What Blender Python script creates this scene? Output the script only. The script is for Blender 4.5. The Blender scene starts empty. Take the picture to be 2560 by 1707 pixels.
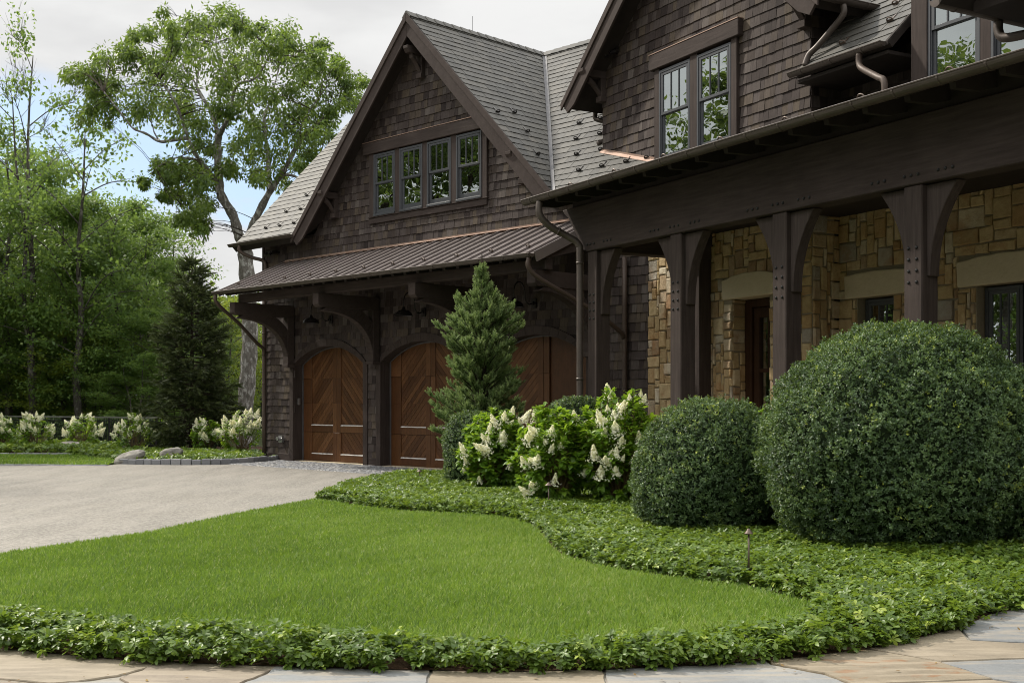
import bpy, math, random
import numpy as np
from mathutils import Vector, Matrix
R = math.radians
random.seed(7); rng = np.random.default_rng(11)

# ------------------------------------------------------------------ camera, sky, sun, exposure
scn = bpy.context.scene
cd = bpy.data.cameras.new("camera"); cam = bpy.data.objects.new("camera", cd)
scn.collection.objects.link(cam); scn.camera = cam
cam.location = (0, 0, 1.5); cam.rotation_euler = (R(90), 0, 0)
cd.sensor_width = 36; cd.lens = 2980 / 2560 * 36; cd.shift_y = (1005 - 853.5) / 2560
cd.clip_start = 0.1; cd.clip_end = 2000
scn.view_settings.view_transform = 'Standard'; scn.view_settings.look = 'None'
scn.view_settings.exposure = 0.6; scn.view_settings.gamma = 1
scn.cycles.filter_width = 1.0
SUN_EL = R(44); SUN_H = Vector((-0.845, 0.535)).normalized()
wd = bpy.data.worlds.new("World"); scn.world = wd; wd.use_nodes = True
wt = wd.node_tree; wt.nodes.clear()
def wn(t, **k):
    n = wt.nodes.new(t)
    for a, b in k.items(): setattr(n, a, b)
    return n
def wl(a, b): wt.links.new(a, b)
sky = wn('ShaderNodeTexSky', sky_type='NISHITA', sun_disc=False, sun_elevation=SUN_EL,
         sun_rotation=math.atan2(SUN_H.x, SUN_H.y), altitude=50, air_density=1.0, dust_density=1.5, ozone_density=1.2)
bg = wn('ShaderNodeBackground'); bg.inputs[1].default_value = 0.1
wo = wn('ShaderNodeOutputWorld'); wl(bg.outputs[0], wo.inputs[0])
tc = wn('ShaderNodeTexCoord'); sx = wn('ShaderNodeSeparateXYZ'); wl(tc.outputs['Generated'], sx.inputs[0])
def wmath(op, a, b=None, clamp=False):
    n = wn('ShaderNodeMath', operation=op, use_clamp=clamp)
    for i, v in enumerate((a, b)):
        if v is None: continue
        if isinstance(v, (int, float)): n.inputs[i].default_value = v
        else: wl(v, n.inputs[i])
    return n.outputs[0]
def wnoise(scale, detail=5, rough=.55, sz=3.0):
    m = wn('ShaderNodeMapping'); m.inputs['Scale'].default_value = (1, 1, sz); wl(tc.outputs['Generated'], m.inputs[0])
    n = wn('ShaderNodeTexNoise'); n.inputs['Scale'].default_value = scale; n.inputs['Detail'].default_value = detail
    n.inputs['Roughness'].default_value = rough; wl(m.outputs[0], n.inputs[0]); return n.outputs[0]
n1 = wnoise(5.0); n2 = wnoise(16.0, 6, .6); n3 = wnoise(2.2, 4, .5, 2.0)
# a gap of blue between two decks of cloud, in a band of low elevation on the left-hand side of the place
el = sx.outputs['Z']
az = wmath('ARCTAN2', sx.outputs['X'], sx.outputs['Y'])
elw = wmath('ADD', el, wmath('MULTIPLY', wmath('SUBTRACT', n1, .5), .12))
elw = wmath('ADD', elw, wmath('MULTIPLY', wmath('SUBTRACT', n2, .5), .03))
def smooth(v, a, b):
    n = wn('ShaderNodeMapRange', interpolation_type='SMOOTHSTEP'); wl(v, n.inputs[0])
    n.inputs[1].default_value = a; n.inputs[2].default_value = b; return n.outputs[0]
lo = smooth(elw, .128, .150); hi = smooth(elw, .262, .205)
azm = wmath('MULTIPLY', smooth(az, -.62, -.40), smooth(az, -.06, -.20))
gap = wmath('MULTIPLY', wmath('MULTIPLY', lo, hi), azm)
gap2 = wmath('MULTIPLY', smooth(n3, .60, .75), smooth(el, .45, .7))   # some more blue high overhead
gapall = wmath('MAXIMUM', gap, gap2, True)
ramp = wn('ShaderNodeMix', data_type='RGBA')
ramp.inputs[6].default_value = (5.05, 5.05, 5.05, 1); ramp.inputs[7].default_value = (5.9, 5.9, 5.85, 1)
wl(smooth(n1, .35, .65), ramp.inputs[0])
# the blue is the Nishita sky seen through thin veil
veil = wn('ShaderNodeMix', data_type='RGBA'); veil.inputs[0].default_value = .38
wl(sky.outputs[0], veil.inputs[6]); veil.inputs[7].default_value = (4.0, 5.5, 7.4, 1)
mx = wn('ShaderNodeMix', data_type='RGBA')
wl(gapall, mx.inputs[0]); wl(ramp.outputs[2], mx.inputs[6]); wl(veil.outputs[2], mx.inputs[7])
br = smooth(el, .30, .62)                                                   # the cloud deck grows brighter overhead
brm = wn('ShaderNodeMix', data_type='RGBA'); wl(br, brm.inputs[0]); brm.inputs[6].default_value = (1, 1, 1, 1); brm.inputs[7].default_value = (2.4, 2.38, 2.34, 1)
fin_ = wn('ShaderNodeMix', data_type='RGBA', blend_type='MULTIPLY'); fin_.inputs[0].default_value = 1; wl(mx.outputs[2], fin_.inputs[6]); wl(brm.outputs[2], fin_.inputs[7])
wl(fin_.outputs[2], bg.inputs[0])
sd = bpy.data.lights.new("sun", 'SUN'); sd.energy = 2.9; sd.angle = R(3.0); sd.color = (1.0, .93, .82)
so = bpy.data.objects.new("sun", sd); scn.collection.objects.link(so)
sv = Vector((SUN_H.x * math.cos(SUN_EL), SUN_H.y * math.cos(SUN_EL), math.sin(SUN_EL)))
so.rotation_euler = sv.to_track_quat('Z', 'Y').to_euler(); so.location = (-40, 30, 40)

# ------------------------------------------------------------------ materials
MATS = {}
class NT:
    def __init__(s, name):
        s.m = bpy.data.materials.new(name); s.m.use_nodes = True; s.t = s.m.node_tree; s.t.nodes.clear()
        s.out = s.n('ShaderNodeOutputMaterial'); MATS[name] = s.m
    def n(s, t, **k):
        x = s.t.nodes.new(t)
        for a, b in k.items(): setattr(x, a, b)
        return x
    def l(s, a, b): s.t.links.new(a, b)
    def set(s, sock, v):
        if hasattr(v, 'is_output'): s.l(v, sock)
        elif isinstance(v, (tuple, list)) and len(v) == 3 and sock.type == 'RGBA': sock.default_value = (*v, 1)
        else: sock.default_value = v
    def coord(s, scale=(1, 1, 1), rot=0):
        c = s.n('ShaderNodeTexCoord'); m = s.n('ShaderNodeMapping'); m.inputs['Scale'].default_value = scale
        m.inputs['Rotation'].default_value = (0, 0, rot); s.l(c.outputs['Object'], m.inputs[0]); return m.outputs[0]
    def noise(s, scale=5, detail=4, rough=.6, co=None, sc=(1, 1, 1), rot=0, dist=0):
        x = s.n('ShaderNodeTexNoise'); x.inputs['Scale'].default_value = scale; x.inputs['Detail'].default_value = detail
        x.inputs['Roughness'].default_value = rough; x.inputs['Distortion'].default_value = dist
        s.l(co or s.coord(sc, rot), x.inputs[0]); return x.outputs[0]
    def tint(s): return s.n('ShaderNodeAttribute', attribute_name='tint').outputs['Fac']
    def ramp(s, f, stops, interp='LINEAR'):
        r = s.n('ShaderNodeValToRGB'); e = r.color_ramp; e.interpolation = interp
        while len(e.elements) < len(stops): e.elements.new(.5)
        for q, (p, c) in zip(e.elements, stops): q.position = p; q.color = (*c, 1)
        s.l(f, r.inputs[0]); return r.outputs[0]
    def mix(s, f, a, b, blend='MIX'):
        x = s.n('ShaderNodeMix', data_type='RGBA', blend_type=blend); s.set(x.inputs[0], f); s.set(x.inputs[6], a); s.set(x.inputs[7], b)
        return x.outputs[2]
    def math(s, op, a, b=0.0, clamp=False):
        x = s.n('ShaderNodeMath', operation=op, use_clamp=clamp); s.set(x.inputs[0], a); s.set(x.inputs[1], b); return x.outputs[0]
    def mr(s, f, a, b, c=0., d=1.):
        x = s.n('ShaderNodeMapRange'); s.l(f, x.inputs[0])
        for i, v in enumerate((a, b, c, d)): x.inputs[i + 1].default_value = v
        return x.outputs[0]
    def bump(s, h, st=.3, d=.02):
        b = s.n('ShaderNodeBump'); b.inputs['Strength'].default_value = st; b.inputs['Distance'].default_value = d; s.l(h, b.inputs['Height']); return b.outputs[0]
    def pbr(s, col, rough=.7, metal=0., normal=None, spec=.5):
        p = s.n('ShaderNodeBsdfPrincipled'); s.set(p.inputs['Base Color'], col); s.set(p.inputs['Roughness'], rough)
        p.inputs['Metallic'].default_value = metal; p.inputs['Specular IOR Level'].default_value = spec
        if normal: s.l(normal, p.inputs['Normal'])
        return p.outputs[0]
    def fin(s, sh): s.l(sh, s.out.inputs[0]); return s.m

def wood(name, cols, grain, rough=.72, contrast=.55, bst=.35, sc=14, spec=.12):
    t = NT(name); base = t.ramp(t.tint(), [(i / (len(cols) - 1), c) for i, c in enumerate(cols)])
    g = t.noise(sc, 5, .65, sc=grain); g2 = t.noise(1.6, 3, .6)
    c = t.mix(t.mr(g, .3, .7, 0, contrast), base, (.25, .23, .22), 'MULTIPLY')
    c = t.mix(t.mr(g2, .35, .7, 0, .35), c, (.45, .42, .40), 'MULTIPLY')
    return t.fin(t.pbr(c, rough, normal=t.bump(g, bst, .01), spec=spec))
SH = [(.038, .029, .027), (.072, .057, .052), (.100, .082, .075), (.054, .041, .037), (.120, .095, .072), (.080, .064, .060), (.134, .114, .102)]
wood('shingle_wood', SH, (1, 1, .10), contrast=.5, sc=26)
TB = [(.060, .046, .041), (.082, .064, .057)]
wood('timber_upright', TB, (1, 1, .07), sc=22)
wood('timber_level', TB, (.07, .07, 1), sc=22)
wood('timber_slant', TB, (1, 1, 1), sc=9, contrast=.3)
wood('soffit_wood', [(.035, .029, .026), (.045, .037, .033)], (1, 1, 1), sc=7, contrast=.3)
wood('door_wood', [(.078, .031, .012), (.112, .047, .017), (.160, .072, .029), (.094, .037, .014)], (1, 1, .25), sc=16, spec=.35, rough=.40, contrast=.45, bst=.15)
wood('entry_wood', [(.05, .025, .014), (.06, .03, .017)], (1, 1, .1), sc=16, rough=.45)

t = NT('slate'); b = t.ramp(t.tint(), [(0, (.054, .052, .046)), (.3, (.074, .071, .062)), (.6, (.092, .087, .074)), (.85, (.070, .069, .063)), (1, (.110, .101, .084))])
g = t.noise(6, 6, .65); c = t.mix(t.mr(g, .3, .7, 0, .5), b, (.5, .5, .52), 'MULTIPLY')
t.fin(t.pbr(c, .62, normal=t.bump(t.noise(30, 4), .25, .01), spec=.4))
def metal(name, col, rough=.42, met=.6, mott=(.55, .5, .48), sc=3, k=.5):
    t = NT(name); g = t.noise(sc, 5, .65); c = t.mix(t.mr(g, .35, .7, 0, k), col, mott, 'MULTIPLY')
    return t.fin(t.pbr(c, t.mr(t.noise(9, 3), .3, .7, rough - .08, rough + .12), met))
metal('bronze_roof', (.185, .160, .152), .36, .25, k=.3)
metal('aged_copper', (.088, .071, .060), .48, .35, sc=4)
metal('pipe_copper', (.078, .055, .042), .55, .25, sc=2.2, mott=(.6, .55, .55))
metal('bright_copper', (.34, .24, .19), .48, .45, mott=(.8, .62, .52), sc=5)
metal('dark_bronze', (.035, .030, .028), .32, .5)
metal('lead_flashing', (.13, .13, .136), .5, .3)
metal('iron', (.02, .02, .02), .5, .4)
metal('steel', (.4, .4, .4), .35, .8)
metal('light_bronze', (.11, .080, .062), .45, .4)
t = NT('litter_leaf'); t.fin(t.pbr(t.ramp(t.tint(), [(0, (.10, .055, .025)), (1, (.22, .15, .05))]), .8, spec=.2))
t = NT('window_paint'); t.fin(t.pbr((.050, .053, .060), .42, normal=t.bump(t.noise(60, 2), .05, .002)))
t = NT('ledge_glint'); t.fin(t.pbr(t.mix(t.noise(30, 2), (.62, .60, .56), (.75, .73, .70)), .25))  # pale colour paints in the light glinting on the door ledges
t = NT('blind_slats'); t.fin(t.pbr(t.mix(t.noise(4, 2), (.05, .048, .032), (.07, .065, .045)), .6))
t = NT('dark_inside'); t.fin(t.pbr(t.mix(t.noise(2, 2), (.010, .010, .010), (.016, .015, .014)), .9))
t = NT('glass'); gl = t.n('ShaderNodeBsdfGlossy'); gl.inputs[0].default_value = (.86, .93, .92, 1); gl.inputs[1].default_value = 0.0
t.l(t.bump(t.noise(1.7, 2, .5), .035, .05), gl.inputs['Normal'])
tr = t.n('ShaderNodeBsdfTransparent'); tr.inputs[0].default_value = (.5, .56, .52, 1)
lw = t.n('ShaderNodeLayerWeight'); lw.inputs[0].default_value = .5
f = t.mr(lw.outputs['Fresnel'], 0, 1, .22, 1.0)
ms = t.n('ShaderNodeMixShader'); t.l(t.math('MULTIPLY', f, 1.5, True), ms.inputs[0]); t.l(tr.outputs[0], ms.inputs[1]); t.l(gl.outputs[0], ms.inputs[2]); t.fin(ms.outputs[0])
t = NT('ashlar'); b = t.ramp(t.tint(), [(0, (.36, .26, .135)), (.15, (.48, .365, .20)), (.35, (.58, .45, .26)), (.5, (.42, .28, .135)), (.65, (.64, .53, .35)), (.76, (.30, .20, .115)), (.86, (.66, .58, .43)), (.94, (.44, .39, .31)), (1, (.36, .33, .285))])
g = t.noise(7, 6, .7); g2 = t.noise(2.6, 4, .6)
c = t.mix(t.mr(g, .38, .72, 0, .6), b, (.55, .42, .30), 'MULTIPLY'); c = t.mix(t.mr(g2, .55, .75, 0, .55), c, (.38, .17, .06))
t.fin(t.pbr(c, .85, normal=t.bump(t.noise(13, 7, .75), .9, .03), spec=.25))
t = NT('mortar'); t.fin(t.pbr(t.mix(t.noise(30, 3), (.21, .175, .125), (.29, .25, .185)), .95, spec=.2))
t = NT('lintel_stone'); t.fin(t.pbr(t.mix(t.noise(5, 6, .7), (.46, .385, .265), (.60, .52, .38)), .85, normal=t.bump(t.noise(18, 5), .5, .02), spec=.25))
t = NT('gravel'); f1 = t.noise(75, 3, .7); f2 = t.noise(.7, 4, .6); f3 = t.noise(220, 2, .6); f4 = t.noise(1.5, 4, .6, sc=(1.6, .28, 1), rot=R(38))
f5 = t.noise(24, 4, .8); f1 = t.math('ADD', t.math('MULTIPLY', f1, .4), t.math('MULTIPLY', f5, .6)); c = t.mix(t.mr(f1, .41, .59), (.146, .137, .121), (.385, .364, .325)); c = t.mix(t.mr(f3, .36, .62, 0, .5), c, (.10, .092, .08))
c = t.mix(t.mr(f2, .35, .7, 0, .24), c, (.70, .68, .62), 'MULTIPLY'); c = t.mix(t.mr(f4, .4, .7, 0, .22), c, (.43, .395, .345))
t.fin(t.pbr(c, .92, normal=t.bump(f1, .7, .012), spec=.2))
t = NT('cobble'); b = t.ramp(t.tint(), [(0, (.20, .205, .22)), (.5, (.28, .285, .30)), (.8, (.34, .335, .33)), (1, (.40, .385, .36))])
t.fin(t.pbr(t.mix(t.noise(40, 4), b, (.6, .6, .6), 'MULTIPLY'), .75, normal=t.bump(t.noise(50, 4), .4, .01)))
t = NT('joint_sand'); t.fin(t.pbr(t.mix(t.noise(40, 3), (.20, .185, .155), (.28, .26, .22)), .95))
t = NT('flagstone'); b = t.ramp(t.tint(), [(0, (.225, .186, .130)), (.22, (.245, .206, .150)), (.45, (.215, .178, .138)), (.5, (.170, .178, .181)), (.75, (.208, .214, .215)), (1, (.234, .239, .238))])
g = t.noise(2.2, 6, .65, dist=.6); c = t.mix(t.mr(g, .35, .68, 0, .6), b, (.60, .61, .63), 'MULTIPLY'); c = t.mix(t.mr(t.noise(28, 5, .75), .5, .72, 0, .35), c, (.5, .48, .45), 'MULTIPLY')
isT = t.math('LESS_THAN', t.tint(), .07)
rust = t.math('MULTIPLY', isT, t.mr(t.noise(3.1, 5, .62, sc=(1, 1.7, 1)),   .54, .62))
c = t.mix(t.math('MULTIPLY', rust, .75), c, (.20, .095, .040)); band = t.noise(3.5, 4, .6, sc=(.5, 3, 1), dist=.5)
c = t.mix(t.mr(band, .45, .62, 0, .5), c, (.33, .28, .21))
t.fin(t.pbr(c, .68, normal=t.bump(t.noise(5, 6, .6), .5, .02), spec=.35))
t = NT('mulch'); t.fin(t.pbr(t.mix(t.noise(45, 5, .7), (.028, .016, .010), (.085, .050, .030)), .95, normal=t.bump(t.noise(60, 4), .9, .03), spec=.1))
t = NT('turf_soil'); t.fin(t.pbr(t.mix(t.noise(30, 4), (.035, .060, .014), (.055, .085, .020)), .95, spec=.1))
t = NT('forest_floor'); t.fin(t.pbr(t.mix(t.noise(1.2, 6, .7), (.022, .030, .010), (.050, .060, .020)), .95, spec=.1))
t = NT('boulder'); g = t.noise(3, 6, .7); c = t.mix(t.mr(g, .35, .65), (.14, .13, .115), (.32, .305, .27)); c = t.mix(t.mr(t.noise(5, 5), .58, .66, 0, .7), c, (.30, .24, .14))
t.fin(t.pbr(c, .9, normal=t.bump(t.noise(9, 6, .7), .8, .05)))
def bark(name, a, b2, sc=5, lich=None):
    t = NT(name); v = t.n('ShaderNodeTexVoronoi'); v.inputs['Scale'].default_value = sc; t.l(t.coord((1, 1, .28)), v.inputs[0])
    g = t.noise(14, 5, .7, sc=(1, 1, .35)); c = t.mix(t.mr(g, .35, .68), a, b2)
    if lich: c = t.mix(t.mr(t.noise(7, 5, .7, sc=(1, 1, .5)), .52, .60, 0, .85), c, lich)
    t.fin(t.pbr(c, .95, normal=t.bump(g, 1.0, .06), spec=.15))
bark('oak_bark', (.12, .108, .094), (.28, .262, .235), lich=(.52, .51, .48))
bark('grey_bark', (.048, .042, .036), (.135, .125, .108), lich=(.21, .20, .18))
bark('dark_bark', (.030, .023, .018), (.07, .055, .042))
def leafmat(name, stops, trans, tf=.35, rough=.45, spec=.4, patch=.9):
    t = NT(name); c = t.ramp(t.tint(), stops)
    g = t.noise(patch, 3, .6); c = t.mix(t.mr(g, .35, .65, 0, .45 if patch else 0), c, (.55, .62, .55), 'MULTIPLY')
    p = t.pbr(c, rough, spec=spec); tb = t.n('ShaderNodeBsdfTranslucent'); t.l(t.mix(.55, c, trans), tb.inputs[0])
    m = t.n('ShaderNodeMixShader'); m.inputs[0].default_value = tf; t.l(p, m.inputs[1]); t.l(tb.outputs[0], m.inputs[2]); return t.fin(m.outputs[0])
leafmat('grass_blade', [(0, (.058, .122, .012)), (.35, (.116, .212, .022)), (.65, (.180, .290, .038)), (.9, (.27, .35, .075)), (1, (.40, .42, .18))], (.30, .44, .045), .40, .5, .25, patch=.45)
leafmat('pachysandra_leaf', [(0, (.056, .104, .016)), (.5, (.112, .184, .028)), (.82, (.185, .265, .042)), (.93, (.27, .34, .052)), (1, (.35, .42, .07))], (.34, .48, .04), .32, .42, .42)
leafmat('boxwood_leaf', [(0, (.036, .072, .028)), (.5, (.088, .154, .056)), (.9, (.165, .245, .088)), (.97, (.27, .34, .06)), (1, (.42, .48, .07))], (.26, .36, .05), .26, .48, .5, patch=1.6)
leafmat('hydrangea_leaf', [(0, (.075, .155, .016)), (.5, (.130, .245, .026)), (1, (.22, .345, .040))], (.40, .58, .03), .46, .42, .45)
leafmat('hydrangea_petal', [(0, (.82, .86, .50)), (.25, (.93, .93, .72)), (.6, (.95, .94, .80)), (1, (.95, .95, .86))], (1.0, .97, .84), .55, .7, .2, patch=0)
leafmat('spruce_needle', [(0, (.070, .115, .042)), (.5, (.155, .232, .086)), (1, (.32, .40, .145))], (.30, .40, .11), .28, .5, .35)
leafmat('fir_needle', [(0, (.026, .040, .013)), (.5, (.050, .070, .022)), (1, (.100, .120, .036))], (.10, .13, .03), .15, .55, .3)
leafmat('oak_leaf', [(0, (.050, .096, .020)), (.5, (.088, .152, .030)), (1, (.155, .225, .048))], (.32, .44, .06), .42, .42, .4)
leafmat('maple_leaf', [(0, (.060, .122, .028)), (.5, (.110, .195, .046)), (.9, (.165, .255, .062)), (1, (.22, .29, .08))], (.36, .50, .09), .46, .45, .35)
leafmat('yellow_leaf', [(0, (.10, .16, .024)), (1, (.21, .28, .045))], (.46, .54, .05), .48, .45, .35)
leafmat('deep_leaf', [(0, (.044, .078, .020)), (1, (.105, .155, .042))], (.26, .34, .06), .38, .6, .2)
t = NT('green_stem'); t.fin(t.pbr(t.mix(t.noise(20, 2), (.10, .06, .03), (.14, .10, .04)), .7))
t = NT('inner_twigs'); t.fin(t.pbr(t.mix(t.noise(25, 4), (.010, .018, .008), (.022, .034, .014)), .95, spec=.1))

# ------------------------------------------------------------------ builders
COL = scn.collection
WLOC = {}
def tag(o, label=None, cat=None, group=None, kind=None):
    for k, v in (('label', label), ('category', cat), ('group', group), ('kind', kind)):
        if v: o[k] = v
    return o
def thing(name, loc, label, cat, group=None):
    o = bpy.data.objects.new(name, None); o.location = loc; COL.objects.link(o); o.empty_display_size = .2
    WLOC[o.name] = Vector(loc); return tag(o, label, cat, group)
def link(name, me, mat, parent=None, loc=None):
    o = bpy.data.objects.new(name, me)
    for m in (mat if isinstance(mat, (list, tuple)) else [mat]): me.materials.append(MATS[m])
    if parent: o.parent = parent; WLOC[o.name] = WLOC[parent.name]
    else:
        l = Vector(loc or (0, 0, 0)); o.location = l; WLOC[o.name] = l
    COL.objects.link(o); return o
def bevel(o, w=.008, seg=1):
    m = o.modifiers.new('bevel', 'BEVEL'); m.width = w; m.segments = seg; m.limit_method = 'ANGLE'; m.angle_limit = R(40); return o
class Frame:
    def __init__(s, o, u, n, v): s.o, s.u, s.n, s.v = [Vector(x) for x in (o, u, n, v)]
    def p(s, t, o, z): return s.o + s.u * t + s.n * o + s.v * z
SA, CA = math.sin(R(28.97)), math.cos(R(28.97)); Q = math.sqrt(.5)
G = Frame((-5.535, 30.43, 0), (Q, -Q, 0), (-Q, -Q, 0), (0, 0, 1))       # garage wing: along the wall, out of it, up
P = Frame((2.56, 22.3, 0), (SA, -CA, 0), (-CA, -SA, 0), (0, 0, 1))       # main house
WF = Frame((0, 0, 0), (1, 0, 0), (0, 1, 0), (0, 0, 1))
def clip(poly, a, b, c):                                                 # keep a*x + b*y <= c
    out = []
    for i, p in enumerate(poly):
        q = poly[i - 1]; dp = a * p[0] + b * p[1] - c; dq = a * q[0] + b * q[1] - c
        if (dp <= 0) != (dq <= 0):
            k = dq / (dq - dp); out.append((q[0] + (p[0] - q[0]) * k, q[1] + (p[1] - q[1]) * k))
        if dp <= 0: out.append(p)
    return out
def halfplanes(poly):
    A = sum(poly[i - 1][0] * p[1] - p[0] * poly[i - 1][1] for i, p in enumerate(poly)); s = 1 if A > 0 else -1
    hp = []
    for i, p in enumerate(poly):
        q = poly[i - 1]; dx, dy = p[0] - q[0], p[1] - q[1]; hp.append((s * dy, -s * dx, s * (dy * q[0] - dx * q[1])))
    return hp
class MB:
    def __init__(s): s.v = []; s.f = []; s.t = []
    def face(s, pts, tint=.5):
        i = len(s.v); s.v.extend(pts); s.f.append(tuple(range(i, i + len(pts)))); s.t.append(tint)
    def ring(s, A, B, tint=.5, cap=True):                                # two matching loops joined, A outer/front, B back
        i = len(s.v); n = len(A); s.v.extend(A); s.v.extend(B)
        if cap: s.f.append(tuple(range(i, i + n))); s.f.append(tuple(range(i + 2 * n - 1, i + n - 1, -1))); s.t += [tint] * 2
        for k in range(n):
            j = (k + 1) % n; s.f.append((i + j, i + k, i + n + k, i + n + j)); s.t.append(tint)
    def box(s, F, t0, t1, o0, o1, z0, z1, tint=.5):
        c = [(t0, z0), (t1, z0), (t1, z1), (t0, z1)]
        s.ring([F.p(a, o1, b) for a, b in c], [F.p(a, o0, b) for a, b in c], tint)
    def prism(s, F, poly, o0, o1, tint=.5):                              # poly in (t, z), thick in o
        s.ring([F.p(a, o1, b) for a, b in poly], [F.p(a, o0, b) for a, b in poly], tint)
    def slab(s, F, poly, t0, t1, tint=.5):                               # poly in (o, z), thick in t
        s.ring([F.p(t1, a, b) for a, b in poly], [F.p(t0, a, b) for a, b in poly], tint)
    def tube(s, pts, rad, n=8, tint=.5, cap=True):
        pts = [Vector(p) for p in pts]; rad = rad if isinstance(rad, (list, tuple)) else [rad] * len(pts)
        i0 = len(s.v); ref = None
        for k, p in enumerate(pts):
            d = (pts[min(k + 1, len(pts) - 1)] - pts[max(k - 1, 0)]).normalized()
            if ref is None: ref = d.orthogonal().normalized()
            ref = (ref - d * ref.dot(d)).normalized(); w = d.cross(ref)
            for j in range(n):
                a = 2 * math.pi * j / n; s.v.append(p + (ref * math.cos(a) + w * math.sin(a)) * rad[k])
        for k in range(len(pts) - 1):
            for j in range(n):
                a = i0 + k * n + j; b = i0 + k * n + (j + 1) % n; s.f.append((a, b, b + n, a + n)); s.t.append(tint)
        if cap:
            s.f.append(tuple(range(i0 + n - 1, i0 - 1, -1))); e = i0 + (len(pts) - 1) * n; s.f.append(tuple(range(e, e + n))); s.t += [tint] * 2
    def lathe(s, c, prof, n=20, tint=.5, axis=None):
        c = Vector(c); i0 = len(s.v)
        for r, z in prof:
            for j in range(n):
                a = 2 * math.pi * j / n; s.v.append(c + Vector((r * math.cos(a), r * math.sin(a), z)))
        for k in range(len(prof) - 1):
            for j in range(n):
                a = i0 + k * n + j; b = i0 + k * n + (j + 1) % n; s.f.append((a, b, b + n, a + n)); s.t.append(tint)
    def build(s, name, mat, parent=None, loc=None, smooth=False):
        off = WLOC[parent.name] if parent else Vector(loc or (0, 0, 0))
        me = bpy.data.meshes.new(name); me.from_pydata([tuple(Vector(p) - off) for p in s.v], [], s.f); me.update()
        at = me.attributes.new('tint', 'FLOAT', 'FACE'); at.data.foreach_set('value', np.array(s.t, dtype=np.float32))
        if smooth: me.polygons.foreach_set('use_smooth', [True] * len(s.f))
        return link(name, me, mat, parent, off)
def smoothpath(pts, k=4):
    pts = [Vector(p) for p in pts]; out = []
    for i in range(len(pts) - 1):
        a, b, c, d = pts[max(i - 1, 0)], pts[i], pts[i + 1], pts[min(i + 2, len(pts) - 1)]
        for j in range(k):
            u = j / k; out.append(.5 * ((2 * b) + (c - a) * u + (2 * a - 5 * b + 4 * c - d) * u * u + (3 * b - a - 3 * c + d) * u ** 3))
    out.append(pts[-1]); return out
def npmesh(name, V, faces, tint, mat, parent=None, loc=None, smooth=False):
    """faces: list of (M,k) index arrays"""
    me = bpy.data.meshes.new(name); V = np.asarray(V, dtype=np.float32)
    off = WLOC[parent.name] if parent else Vector(loc or (0, 0, 0))
    V = V - np.array(off, dtype=np.float32)
    me.vertices.add(len(V)); me.vertices.foreach_set('co', V.ravel())
    loops = np.concatenate([f.ravel() for f in faces]).astype(np.int32)
    tot = np.concatenate([np.full(len(f), f.shape[1], np.int32) for f in faces]); st = np.concatenate([[0], np.cumsum(tot)[:-1]]).astype(np.int32)
    me.loops.add(len(loops)); me.loops.foreach_set('vertex_index', loops)
    me.polygons.add(len(tot)); me.polygons.foreach_set('loop_start', st); me.polygons.foreach_set('loop_total', tot)
    if smooth: me.polygons.foreach_set('use_smooth', np.ones(len(tot), bool))
    me.update(calc_edges=True)
    at = me.attributes.new('tint', 'FLOAT', 'FACE'); at.data.foreach_set('value', np.concatenate(tint).astype(np.float32))
    return link(name, me, mat, parent, off)
def nrm(a): return a / np.maximum(np.linalg.norm(a, axis=1, keepdims=True), 1e-9)
class Leaves:
    def __init__(s): s.V = []; s.F = {3: [], 4: []}; s.T = {3: [], 4: []}; s.n = 0
    def add(s, Pn, D, N, L, W, prof=((.5, 1.),), droop=0., fold=.0, tint=None, crease=False):
        Pn = np.asarray(Pn, float); n = len(Pn)
        if n == 0: return
        D = nrm(np.asarray(D, float)); N = np.asarray(N, float); N = nrm(N - D * (N * D).sum(1, keepdims=True)); S = np.cross(D, N)
        L = np.broadcast_to(np.asarray(L, float), (n,))[:, None]; W = np.broadcast_to(np.asarray(W, float), (n,))[:, None]
        tint = rng.random(n) if tint is None else np.broadcast_to(tint, (n,))
        dr = np.broadcast_to(np.asarray(droop, float), (n,))[:, None]
        vs = [Pn]
        for u, w in prof:
            c = Pn + D * L * u - N * L * dr * u * u
            e = S * W * .5 * w; up = N * W * fold * w
            vs.append(c + e + up)
            if crease: vs.append(c)
            vs.append(c - e + up)
        vs.append(Pn + D * L - N * L * dr)
        k = len(vs); V = np.stack(vs, 1).reshape(-1, 3); b = s.n + np.arange(n)[:, None] * k
        def F(*ix): return b + np.array(ix)[None]
        tri, quad = [], []
        st = 3 if crease else 2; m = len(prof)
        if crease:
            tri += [F(0, 1, 2), F(0, 2, 3)]
            for i in range(m - 1):
                a = 1 + i * 3; quad += [F(a, a + 3, a + 4, a + 1), F(a + 1, a + 4, a + 5, a + 2)]
            a = 1 + (m - 1) * 3; tri += [F(a, k - 1, a + 1), F(a + 1, k - 1, a + 2)]
        else:
            if m == 1 and True: quad += [F(0, 1, 3, 2)]
            else:
                tri += [F(0, 1, 2)]
                for i in range(m - 1):
                    a = 1 + i * 2; quad += [F(a, a + 2, a + 3, a + 1)]
                a = 1 + (m - 1) * 2; tri += [F(a, k - 1, a + 1)]
        s.V.append(V); s.n += n * k
        for q in tri: s.F[3].append(q); s.T[3].append(tint)
        for q in quad: s.F[4].append(q); s.T[4].append(tint)
    def build(s, name, mat, parent=None, loc=None, smooth=False):
        fs, ts = [], []
        for k in (3, 4):
            if s.F[k]: fs += s.F[k]; ts += s.T[k]
        return npmesh(name, np.concatenate(s.V), fs, ts, mat, parent, loc, smooth)
def rdir(n): return nrm(rng.normal(size=(n, 3)))
def px(x, y, z=0.0):                                                      # a point of the ground (height z) from measured picture angles
    Y = 2980 * (1.5 - z) / (y - 1005); return ((x - 1280) / 2980 * Y, Y)
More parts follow.
